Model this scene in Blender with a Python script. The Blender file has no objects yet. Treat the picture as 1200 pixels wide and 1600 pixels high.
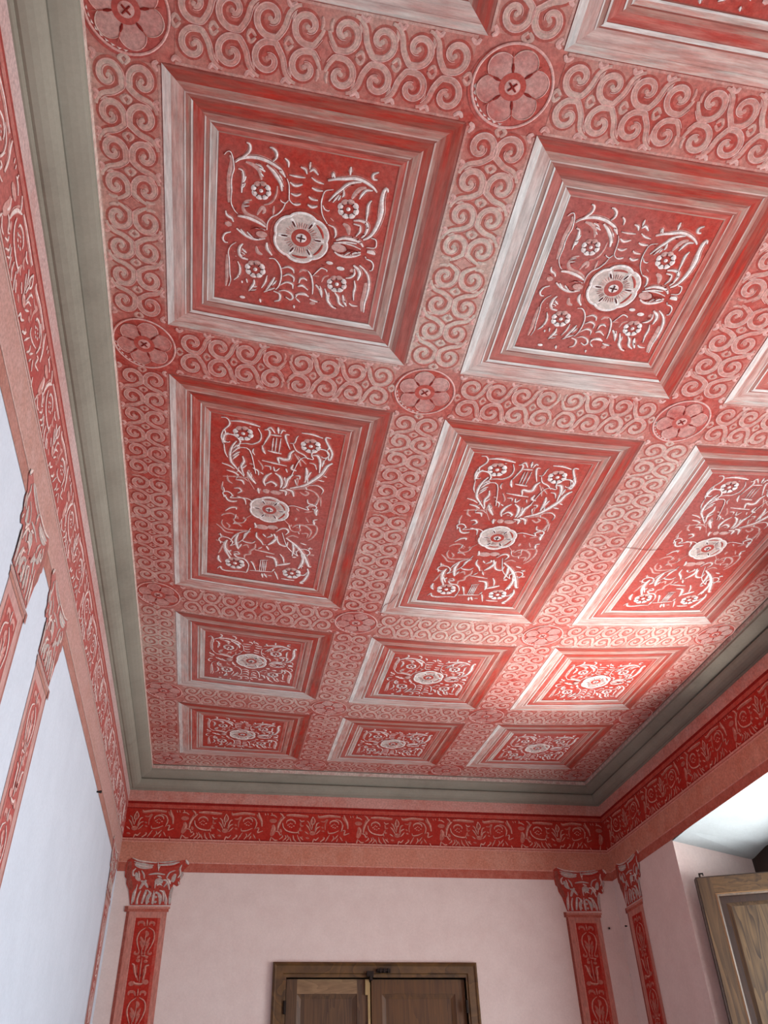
import bpy, math, random, json
from mathutils import Vector, Matrix
random.seed(7)
C = bpy.context.scene
COL = C.collection
PI = math.pi
# ---------------------------------------------------------------- camera
U = 2.4                       # metres per unit of the image-pixel fit; the lens is the fit's origin, 1.6 m above the floor
EYE = 1.6
def W3(p):                    # fit units -> metres
    return Vector((p[0]*U, p[1]*U, EYE + p[2]*U))
FPX = 1302.84
PITCH, YAW, ROLL = 0.6675242, 0.2014658, -0.0357167
cp, sp, cy, sy = math.cos(PITCH), math.sin(PITCH), math.cos(YAW), math.sin(YAW)
fwd = Vector((sy*cp, cy*cp, sp)); rgt = Vector((cy, -sy, 0)); upv = rgt.cross(fwd)
cr, sr = math.cos(ROLL), math.sin(ROLL)
cx_, cy_ = cr*rgt + sr*upv, -sr*rgt + cr*upv
cam = bpy.data.cameras.new('camera'); co = bpy.data.objects.new('camera', cam); COL.objects.link(co)
co.matrix_world = Matrix(((cx_.x, cy_.x, -fwd.x, 0), (cx_.y, cy_.y, -fwd.y, 0), (cx_.z, cy_.z, -fwd.z, EYE), (0, 0, 0, 1)))
cam.sensor_fit = 'VERTICAL'; cam.sensor_height = 24.0; cam.lens = FPX/1600*24.0; cam.clip_start = 0.02
C.camera = co
def pix(p):                   # where a point in fit units falls in the 1200x1600 frame (only used to skip what the photo cannot see)
    v = Vector(p); d = v.dot(fwd)
    if d <= 0.02: return None
    return (600 + FPX*v.dot(cx_)/d, 800 - FPX*v.dot(cy_)/d)
def seen(pts, m=25):
    for p in pts:
        q = pix(p)
        if q and -m < q[0] < 1200+m and -m < q[1] < 1600+m: return True
    return False
# ---------------------------------------------------------------- light
C.view_settings.view_transform = 'Standard'; C.view_settings.look = 'None'
C.view_settings.gamma = 1.0; C.view_settings.exposure = 0.03; C.view_settings.use_curve_mapping = False
wd = bpy.data.worlds.new('daylight'); C.world = wd; wd.use_nodes = True
nt = wd.node_tree; nt.nodes.clear()
wo = nt.nodes.new('ShaderNodeOutputWorld'); bg = nt.nodes.new('ShaderNodeBackground')
tc = nt.nodes.new('ShaderNodeTexCoord'); sx = nt.nodes.new('ShaderNodeSeparateXYZ'); rp = nt.nodes.new('ShaderNodeValToRGB')
mr = nt.nodes.new('ShaderNodeMapRange'); mr.inputs['From Min'].default_value = -1; mr.inputs['From Max'].default_value = 1
nt.links.new(tc.outputs['Generated'], sx.inputs[0]); nt.links.new(sx.outputs['Z'], mr.inputs['Value']); nt.links.new(mr.outputs[0], rp.inputs[0])
e = rp.color_ramp.elements
e[0].position = 0.0; e[0].color = (0.93, 0.97, 1.0, 1)        # sunlit street below the window
e[1].position = 1.0; e[1].color = (0.62, 0.80, 1.0, 1)
k = e.new(0.47); k.color = (0.93, 0.97, 1.0, 1)
k = e.new(0.52); k.color = (0.84, 0.93, 1.0, 1)
bg.inputs['Strength'].default_value = 12.5
nt.links.new(rp.outputs[0], bg.inputs['Color']); nt.links.new(bg.outputs[0], wo.inputs[0])
# the two window openings of the right wall (fit units): y0, y1 ; sill and head heights
NICHES = [(1.43, 2.215), (0.25, 1.03)]
SILL, HEAD, HEADB = -0.30, 0.7065, 0.664
XB = 1.492                                       # plane of the window frames
for (a, b) in NICHES:
    al = bpy.data.lights.new('window_daylight', 'AREA'); al.shape = 'RECTANGLE'
    al.size = (b-a-.06)*U; al.size_y = (HEADB-SILL-.06)*U
    al.cycles.is_portal = True
    ao = bpy.data.objects.new('window_daylight', al); COL.objects.link(ao)
    ao.location = W3((XB+.02, (a+b)/2, (SILL+HEADB)/2))
    ao.rotation_euler = Vector((-1, 0, 0)).to_track_quat('-Z', 'Y').to_euler()
# sun patch thrown back up to the ceiling from the sill of the far window
def bounce(loc, tgt, power, ang, blend, col, size):
    sl = bpy.data.lights.new('sill_reflection', 'SPOT'); sl.energy = power; sl.spot_size = ang; sl.spot_blend = blend
    sl.color = col; sl.shadow_soft_size = size
    so = bpy.data.objects.new('sill_reflection', sl); COL.objects.link(so)
    so.location = W3(loc); so.rotation_euler = (W3(tgt)-W3(loc)).to_track_quat('-Z', 'Y').to_euler()
bounce((1.36, 1.95, -.27), (.85, 1.64, .97), 560, math.radians(38), 1.0, (1.0, .98, .96), .06)
# ---------------------------------------------------------------- room constants, fitted to image pixel positions
EL, ER, EF = -0.2293, 1.1776, 2.5763              # edges of the painted ceiling
XL, XR, YF = -0.2902, 1.2425, 2.6449              # wall faces
YC, SAG = 1.25, 0.0507                            # the canvas ceiling sags towards the middle
EN, YN = 2*YC-EF, 2*YC-YF
ZB, Z1, Z2, Z2b, Z2c, Z3, Z3b, Z3c, Z4 = -EYE/U, .9418, .9085, .9005, .886, .7985, .794, .7320, .7035
COLS = [(-.1449, .2102), (.2976, .6434), (.7391, 1.0913)]
ROWS = [(-.012, .3638), (.4598, .8347), (.9328, 1.5362), (1.6467, 2.0106), (2.1161, 2.4738)]
RX = [-.1815, .2522, .6873, 1.1309]
RY = [.4112, .8815, 1.5898, 2.0576, 2.522]
def zc(x, y):
    a = (x-(EL+ER)/2)/((ER-EL)/2); b = (y-YC)/(EF-YC)
    return 1.0 - SAG*(1-a*a)*(1-b*b)
def ceil_map(x, y, h): return (x, y, zc(x, y)-h)
def far_map(a, z, h): return (a, YF-h, z)
def left_map(a, z, h): return (XL+h, a, z)
def right_map(a, z, h): return (XR-h, -a, z)
# ---------------------------------------------------------------- materials
def lin(c):
    return tuple(((v/255)/12.92 if v/255 <= .04045 else ((v/255+.055)/1.055)**2.4) for v in c)+(1,)
def new_mat(name):
    m = bpy.data.materials.new(name); m.use_nodes = True
    return m, m.node_tree, m.node_tree.nodes['Principled BSDF']
def paint(name, a, b, c=None, big=1.3, fine=26, rough=.8, cut=(.38, .66), stretch=(1, 1, 1), bump=.15, grain=.30):
    """worn distemper: colour a broken by flecks of b, with wide cloudy patches of c"""
    m, t, p = new_mat(name); n = t.nodes; L = t.links
    g = n.new('ShaderNodeNewGeometry'); mp = n.new('ShaderNodeMapping'); mp.inputs['Scale'].default_value = stretch
    L.new(g.outputs['Position'], mp.inputs[0])
    n1 = n.new('ShaderNodeTexNoise'); n1.inputs['Scale'].default_value = fine; n1.inputs['Detail'].default_value = 5; n1.inputs['Roughness'].default_value = .7
    L.new(mp.outputs[0], n1.inputs['Vector'])
    r1 = n.new('ShaderNodeMapRange'); r1.inputs['From Min'].default_value = cut[0]; r1.inputs['From Max'].default_value = cut[1]
    L.new(n1.outputs['Fac'], r1.inputs['Value'])
    mx = n.new('ShaderNodeMix'); mx.data_type = 'RGBA'
    mx.inputs[6].default_value = lin(a); mx.inputs[7].default_value = lin(b); L.new(r1.outputs[0], mx.inputs[0])
    out = mx.outputs[2]
    if c:
        n2 = n.new('ShaderNodeTexNoise'); n2.inputs['Scale'].default_value = big; n2.inputs['Detail'].default_value = 7; n2.inputs['Roughness'].default_value = .62
        L.new(g.outputs['Position'], n2.inputs['Vector'])
        r2 = n.new('ShaderNodeMapRange'); r2.inputs['From Min'].default_value = .44; r2.inputs['From Max'].default_value = .66; r2.inputs['To Max'].default_value = .85
        L.new(n2.outputs['Fac'], r2.inputs['Value'])
        m2 = n.new('ShaderNodeMix'); m2.data_type = 'RGBA'; m2.inputs[7].default_value = lin(c)
        L.new(out, m2.inputs[6]); L.new(r2.outputs[0], m2.inputs[0]); out = m2.outputs[2]
    if grain:                                                 # fine grain and grime of the old distemper
        n3 = n.new('ShaderNodeTexNoise'); n3.inputs['Scale'].default_value = 75; n3.inputs['Detail'].default_value = 5; n3.inputs['Roughness'].default_value = .75
        L.new(mp.outputs[0], n3.inputs['Vector'])
        r3 = n.new('ShaderNodeMapRange'); r3.inputs['From Min'].default_value = .34; r3.inputs['From Max'].default_value = .66
        r3.inputs['To Min'].default_value = 1-grain; r3.inputs['To Max'].default_value = 1+grain*.45; L.new(n3.outputs['Fac'], r3.inputs['Value'])
        vm = n.new('ShaderNodeVectorMath'); vm.operation = 'SCALE'; L.new(out, vm.inputs[0]); L.new(r3.outputs[0], vm.inputs['Scale']); out = vm.outputs['Vector']
    L.new(out, p.inputs['Base Color']); p.inputs['Roughness'].default_value = rough
    p.inputs['Specular IOR Level'].default_value = .2
    if bump:
        bp = n.new('ShaderNodeBump'); bp.inputs['Strength'].default_value = bump; bp.inputs['Distance'].default_value = .004
        L.new(n1.outputs['Fac'], bp.inputs['Height']); L.new(bp.outputs[0], p.inputs['Normal'])
    return m
def wood(name, a, b, stretch, rough=.55, scale=9, figure=6):
    m, t, p = new_mat(name); n = t.nodes; L = t.links
    tc = n.new('ShaderNodeTexCoord'); mp = n.new('ShaderNodeMapping'); mp.inputs['Scale'].default_value = stretch
    L.new(tc.outputs['Object'], mp.inputs[0])
    nz = n.new('ShaderNodeTexNoise'); nz.inputs['Scale'].default_value = scale; nz.inputs['Detail'].default_value = 8; nz.inputs['Roughness'].default_value = .65; nz.inputs['Distortion'].default_value = .4
    L.new(mp.outputs[0], nz.inputs['Vector'])
    n2 = n.new('ShaderNodeTexNoise'); n2.inputs['Scale'].default_value = scale*.28; n2.inputs['Detail'].default_value = 2; n2.inputs['Distortion'].default_value = .6
    L.new(mp.outputs[0], n2.inputs['Vector'])
    m1 = n.new('ShaderNodeMath'); m1.operation = 'MULTIPLY'; m1.inputs[1].default_value = figure; L.new(n2.outputs['Fac'], m1.inputs[0])
    m2 = n.new('ShaderNodeMath'); m2.operation = 'FRACT'; L.new(m1.outputs[0], m2.inputs[0])
    mm = n.new('ShaderNodeMath'); mm.operation = 'MULTIPLY_ADD'; mm.inputs[1].default_value = .35; L.new(m2.outputs[0], mm.inputs[0]); L.new(nz.outputs['Fac'], mm.inputs[2])
    r = n.new('ShaderNodeMapRange'); r.inputs['From Min'].default_value = .42; r.inputs['From Max'].default_value = .92; L.new(mm.outputs[0], r.inputs['Value'])
    mx = n.new('ShaderNodeMix'); mx.data_type = 'RGBA'; mx.inputs[6].default_value = lin(a); mx.inputs[7].default_value = lin(b)
    L.new(r.outputs[0], mx.inputs[0]); L.new(mx.outputs[2], p.inputs['Base Color'])
    p.inputs['Roughness'].default_value = rough
    return m
def plain(name, c, rough=.6, metal=0):
    m, t, p = new_mat(name); p.inputs['Base Color'].default_value = lin(c); p.inputs['Roughness'].default_value = rough; p.inputs['Metallic'].default_value = metal
    return m
M = {}
M['band'] = paint('band_red', (180, 64, 54), (202, 110, 98), (206, 164, 152), big=1.0, fine=22)
M['field'] = paint('field_red', (186, 60, 48), (180, 82, 70), (174, 104, 98), big=1.0, fine=18)
M['red'] = paint('moulding_red', (196, 62, 50), (204, 104, 92), (190, 92, 88), fine=20)
M['deep'] = paint('deep_red', (186, 40, 26), (176, 70, 56), (168, 66, 62), fine=20)
M['brown'] = paint('umber_red', (160, 56, 46), (180, 96, 84), (160, 80, 76), fine=24)
M['greyp'] = paint('grey_pink', (196, 146, 134), (206, 122, 112), (194, 134, 130), fine=24)
M['grey'] = paint('warm_grey', (204, 178, 166), (214, 150, 140), (206, 180, 174), fine=26)
M['pale'] = paint('pale_pink', (224, 172, 160), (214, 140, 130), (222, 178, 174), fine=20)
M['white'] = paint('chalk_white', (236, 222, 214), (228, 192, 184), None, fine=26)
M['W'] = paint('ornament_white', (250, 244, 240), (240, 214, 208), None, fine=40)
M['P'] = paint('ornament_rose', (216, 178, 170), (206, 146, 136), None, fine=40)
M['wash'] = paint('ornament_wash', (196, 92, 80), (186, 74, 62), (190, 104, 98), big=1.0, fine=30)
M['OD'] = paint('ornament_shadow', (128, 34, 28), (150, 50, 42), None, fine=40)
M['D'] = plain('ornament_dark', (84, 26, 24), .8)
M['sW'] = paint('scroll_light', (224, 180, 172), (216, 154, 144), None, fine=30)
M['sP'] = paint('scroll_rose', (206, 158, 146), (206, 128, 118), (218, 204, 190), big=1.0, fine=18)
M['sD'] = paint('scroll_shadow', (180, 68, 58), (170, 84, 74), (192, 122, 110), big=1.0, fine=30)
M['ring'] = paint('ring_light', (232, 186, 178), (222, 160, 150), None, fine=30)
M['petal'] = paint('petal_rose', (206, 150, 140), (190, 100, 92), (212, 174, 166), big=1.0, fine=12)
M['fW'] = paint('frieze_light', (216, 164, 148), (200, 132, 116), None, fine=40)
M['fP'] = paint('frieze_rose', (190, 118, 104), (176, 94, 80), None, fine=40)
M['fred'] = paint('frieze_red', (172, 34, 24), (176, 56, 42), (168, 52, 42), fine=16)
M['fdark'] = paint('frieze_dark_line', (140, 20, 14), (150, 36, 28), None, fine=20)
M['fband'] = paint('frieze_band', (184, 66, 54), (190, 92, 78), None, fine=20)
M['fpink'] = paint('frieze_pink', (206, 146, 134), (196, 120, 106), (212, 160, 150), fine=14)
M['arch'] = paint('architrave_pink', (194, 124, 102), (204, 144, 124), (200, 132, 112), fine=10)
M['archl'] = paint('architrave_light', (216, 156, 142), (200, 132, 116), None, fine=20)
M['archd'] = paint('architrave_dark', (176, 90, 74), (186, 110, 94), None, fine=14)
M['shaft'] = paint('pilaster_pink', (190, 118, 104), (202, 142, 128), (192, 124, 110), fine=12, stretch=(1, 1, .25))
M['shafts'] = paint('pilaster_umber', (146, 72, 60), (158, 88, 76), None, fine=14)
M['cred'] = paint('capital_red', (178, 74, 62), (170, 56, 46), None, fine=20)
M['G'] = paint('capital_grey', (186, 182, 176), (190, 156, 148), None, fine=24)
M['cW'] = paint('capital_white', (234, 220, 212), (216, 180, 170), None, fine=30)
M['wpink'] = paint('wall_pink', (224, 206, 199), (218, 198, 191), None, fine=6, bump=.08, rough=.9, grain=.06)
for k_, a_, b_, c_ in (('white', (238, 232, 226), (222, 196, 188), (230, 230, 226)), ('pale', (212, 178, 168), (202, 138, 126), (214, 208, 202)), ('brown', (154, 66, 56), (170, 104, 92), (156, 108, 100)),
                       ('red', (188, 66, 54), (200, 118, 106), (188, 122, 114)), ('deep', (184, 50, 36), (162, 82, 68), (164, 96, 88)), ('grey', (208, 194, 184), (208, 148, 136), (218, 210, 204)), ('greyp', (184, 144, 130), (190, 106, 94), (176, 150, 140))):
    for d_, st_ in (('x', (.10, 1, 1)), ('y', (1, .10, 1))):
        M[k_+d_] = paint('%s_streaked_%s' % (k_, d_), a_, b_, c_, big=1.0, fine=60, stretch=st_, bump=.1, cut=(.38, .60))
M['wwhite'] = paint('wall_lime_white', (203, 210, 220), (197, 204, 214), None, fine=5, bump=.08, rough=.9, grain=.06)  # left wall: cool window light put into the colour of pale paint
M['soffit'] = paint('soffit_white', (196, 202, 202), (188, 194, 194), None, fine=5, bump=.08, rough=.9, grain=.06)
M['plaster'] = paint('cornice_grey', (144, 137, 123), (134, 127, 114), (152, 146, 132), fine=7, bump=.1, rough=.85, grain=.06)
M['edge'] = paint('cornice_edge', (214, 196, 184), (190, 150, 140), None, fine=30)
M['floor'] = paint('floor_tiles', (118, 114, 108), (106, 102, 98), None, fine=4, rough=.5)
M['wood_frame'] = wood('walnut_frame', (66, 42, 18), (106, 74, 36), (2, 2, 2), .55, 7)
M['wood_left'] = wood('walnut_leaf', (66, 42, 24), (98, 68, 40), (7, 7, .5), .55, 7)
M['wood_right'] = wood('chestnut_leaf', (72, 42, 14), (98, 62, 24), (7, 7, .5), .55, 7)
M['wood_strip'] = wood('pale_strip', (150, 122, 78), (172, 144, 98), (6, 6, .7))  # pale tone stands for light caught by the leaf edge
M['oak'] = wood('oak_leaf', (52, 36, 22), (90, 66, 42), (9, 9, .5), .45, 6, 5)
M['oakd'] = wood('oak_dark', (34, 19, 11), (52, 30, 18), (6, 6, .6), .5)
M['wood_rail'] = wood('walnut_rail', (112, 84, 56), (140, 110, 78), (1, 1, 6))
M['greyw'] = paint('petal_grey', (212, 196, 186), (226, 206, 198), (206, 182, 174), big=4, fine=60)
M['rdeep'] = paint('rosette_red', (188, 76, 64), (196, 104, 94), (190, 96, 90), fine=14)
M['bedge'] = paint('band_edge', (206, 148, 136), (196, 112, 102), (216, 198, 186), big=1.0, fine=18)
M['oakr'] = wood('oak_rail', (58, 40, 24), (96, 70, 42), (.6, 9, 9), .45, 6, 5)
M['oakl'] = plain('oak_bead', (160, 124, 88), .4)
M['oakp'] = wood('oak_panel', (40, 27, 17), (96, 74, 48), (5, 5, .5), .45, 5, 14)
M['sbase'] = paint('band_rose', (198, 118, 106), (186, 84, 74), (210, 184, 170), big=1.0, fine=20)
M['cdark'] = paint('capital_shadow', (118, 44, 36), (140, 60, 50), None, fine=30)
M['iron'] = plain('black_iron', (38, 30, 26), .5, .6)
M['brass'] = plain('worn_brass', (150, 120, 70), .4, .7)
# ---------------------------------------------------------------- mesh building
class MB:
    def __init__(s): s.v = []; s.f = []; s.m = []; s.mats = []
    def mi(s, k):
        if k not in s.mats: s.mats.append(k)
        return s.mats.index(k)
    def quad(s, a, b, c, d, k):
        i = len(s.v); s.v += [a, b, c, d]; s.f.append((i, i+1, i+2, i+3)); s.m.append(s.mi(k))
    def poly(s, pts, k):
        i = len(s.v); s.v += list(pts); s.f.append(tuple(range(i, i+len(pts)))); s.m.append(s.mi(k))
    def box(s, a, b, k):
        x0, y0, z0 = a; x1, y1, z1 = b
        i = len(s.v)
        s.v += [(x0,y0,z0),(x1,y0,z0),(x1,y1,z0),(x0,y1,z0),(x0,y0,z1),(x1,y0,z1),(x1,y1,z1),(x0,y1,z1)]
        for q in ((0,3,2,1),(4,5,6,7),(0,1,5,4),(1,2,6,5),(2,3,7,6),(3,0,4,7)):
            s.f.append(tuple(i+t for t in q)); s.m.append(s.mi(k))
    def hexa(s, lo, hi, k):
        i = len(s.v); s.v += list(lo)+list(hi); n = len(lo)
        s.f.append(tuple(i+t for t in range(n))[::-1]); s.f.append(tuple(i+n+t for t in range(n)))
        s.m += [s.mi(k)]*2
        for t in range(n):
            u = (t+1) % n; s.f.append((i+t, i+u, i+n+u, i+n+t)); s.m.append(s.mi(k))
    def strip(s, pa, pb, k):
        """quads between two equally long rows of points"""
        i = len(s.v); n = len(pa); s.v += list(pa)+list(pb)
        for t in range(n-1): s.f.append((i+t, i+t+1, i+n+t+1, i+n+t)); s.m.append(s.mi(k))
    def build(s, name, parent=None, org=(0, 0, 0), label=None):
        me = bpy.data.meshes.new(name)
        o3 = W3(org)
        me.from_pydata([tuple(W3(p)-o3) for p in s.v], [], s.f)
        for k in s.mats: me.materials.append(M[k])
        me.polygons.foreach_set('material_index', s.m); me.update()
        ob = bpy.data.objects.new(name, me); COL.objects.link(ob)
        if parent:
            ob.parent = parent
        else: ob.location = o3
        if label: ob['label'] = label
        return ob
def tag(o, label, cat, group=None):
    o['label'] = label; o['category'] = cat
    if group: o['group'] = group
    return o
def thing(name, org, label, cat, group=None):
    o = bpy.data.objects.new(name, None); COL.objects.link(o); o.location = W3(org); o.empty_display_size = .1
    return tag(o, label, cat, group)
def struct(mb, name):
    o = mb.build(name); o['kind'] = 'structure'; return o
def smooth(pts, n=4):
    if len(pts) < 3:
        (x0, y0), (x1, y1) = pts; return [(x0+(x1-x0)*t/2, y0+(y1-y0)*t/2) for t in range(3)]
    P = [(2*pts[0][0]-pts[1][0], 2*pts[0][1]-pts[1][1])]+list(pts)+[(2*pts[-1][0]-pts[-2][0], 2*pts[-1][1]-pts[-2][1])]
    out = []
    for i in range(1, len(P)-2):
        for j in range(n):
            t = j/n; r = []
            for a in (0, 1):
                p0, p1, p2, p3 = P[i-1][a], P[i][a], P[i+1][a], P[i+2][a]
                r.append(.5*(2*p1+(p2-p0)*t+(2*p0-5*p1+4*p2-p3)*t*t+(3*p1-p0-3*p2+p3)*t*t*t))
            out.append(tuple(r))
    out.append(tuple(pts[-1])); return out
def ribbon(mb, pts, w, k, mp, h0, h1, taper=.6, off=0.0, flip=1):
    """a brush stroke with real body: a low ridge of paint following pts"""
    n = len(pts)
    if n < 2: return
    Lr, Cr, Rr = [], [], []
    for i, (x, y) in enumerate(pts):
        a = pts[max(i-1, 0)]; b = pts[min(i+1, n-1)]
        dx, dy = b[0]-a[0], b[1]-a[1]; l = math.hypot(dx, dy) or 1e-9
        nx, ny = -dy/l*flip, dx/l*flip
        t = i/(n-1); ww = w*.5*((1-taper)+taper*math.sin(PI*(.06+.88*t))**.7)
        px, py = x+nx*off*w, y+ny*off*w
        Lr.append(mp(px+nx*ww, py+ny*ww, h0)); Cr.append(mp(px, py, h1)); Rr.append(mp(px-nx*ww, py-ny*ww, h0))
    mb.strip(Lr, Cr, k); mb.strip(Cr, Rr, k)
def disc(mb, cx, cy, rx, ry, k, mp, h0, h1, n=12, rot=0.0):
    c = mp(cx, cy, h1); i = len(mb.v); mb.v.append(c); ca, sa = math.cos(rot), math.sin(rot)
    for j in range(n):
        a = 2*PI*j/n; x, y = rx*math.cos(a), ry*math.sin(a)
        mb.v.append(mp(cx+x*ca-y*sa, cy+x*sa+y*ca, h0))
    for j in range(n): mb.f.append((i, i+1+j, i+1+(j+1) % n)); mb.m.append(mb.mi(k))
def ring(mb, cx, cy, r, w, k, mp, h0, h1, n=40, a0=0.0, a1=2*PI):
    pts = [(cx+r*math.cos(a0+(a1-a0)*j/n), cy+r*math.sin(a0+(a1-a0)*j/n)) for j in range(n+1)]
    ribbon(mb, pts, w, k, mp, h0, h1, taper=0 if a1-a0 > 6 else .7)
H1, H2, H3, H4, H5 = .0006, .0009, .0013, .0018, .0024      # heights of successive coats, fit units
def brush(mb, kind, w, pts, mp, keys=('W', 'P', 'OD', 'wash'), big=.0024):
    kw, kp, kd = keys[:3]
    p = smooth(pts)
    if len(pts) == 2 and math.dist(pts[0], pts[1]) < w*.9:        # a dab
        disc(mb, (pts[0][0]+pts[1][0])/2, (pts[0][1]+pts[1][1])/2, (w+math.dist(pts[0], pts[1]))/2, w/2, kw if kind == 'W' else kp, mp, H3, H4); return
    if len(keys) > 3 and kind != 'D': ribbon(mb, p, w*1.5+.0034, keys[3], mp, H1, H1+.0001, .6, off=-.08)
    if kind == 'D': ribbon(mb, p, w, kd, mp, H4, H5, .4)
    elif kind == 'P': ribbon(mb, p, w*1.25, kp, mp, H2, H3, .85)
    elif w > big:
        ribbon(mb, p, w*1.30, kp, mp, H2, H3, .9)
        ribbon(mb, p, w*.70, kw, mp, H3, H4, .93, off=.14)
        ribbon(mb, p, w*.20, kd, mp, H2, H3, .8, off=-.62*3)
    else:
        ribbon(mb, p, max(w*1.15, .0011), kw, mp, H3, H4, .6)
        ribbon(mb, p, max(w*.5, .0006), kd, mp, H2, H3, .5, off=-1.3)
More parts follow.
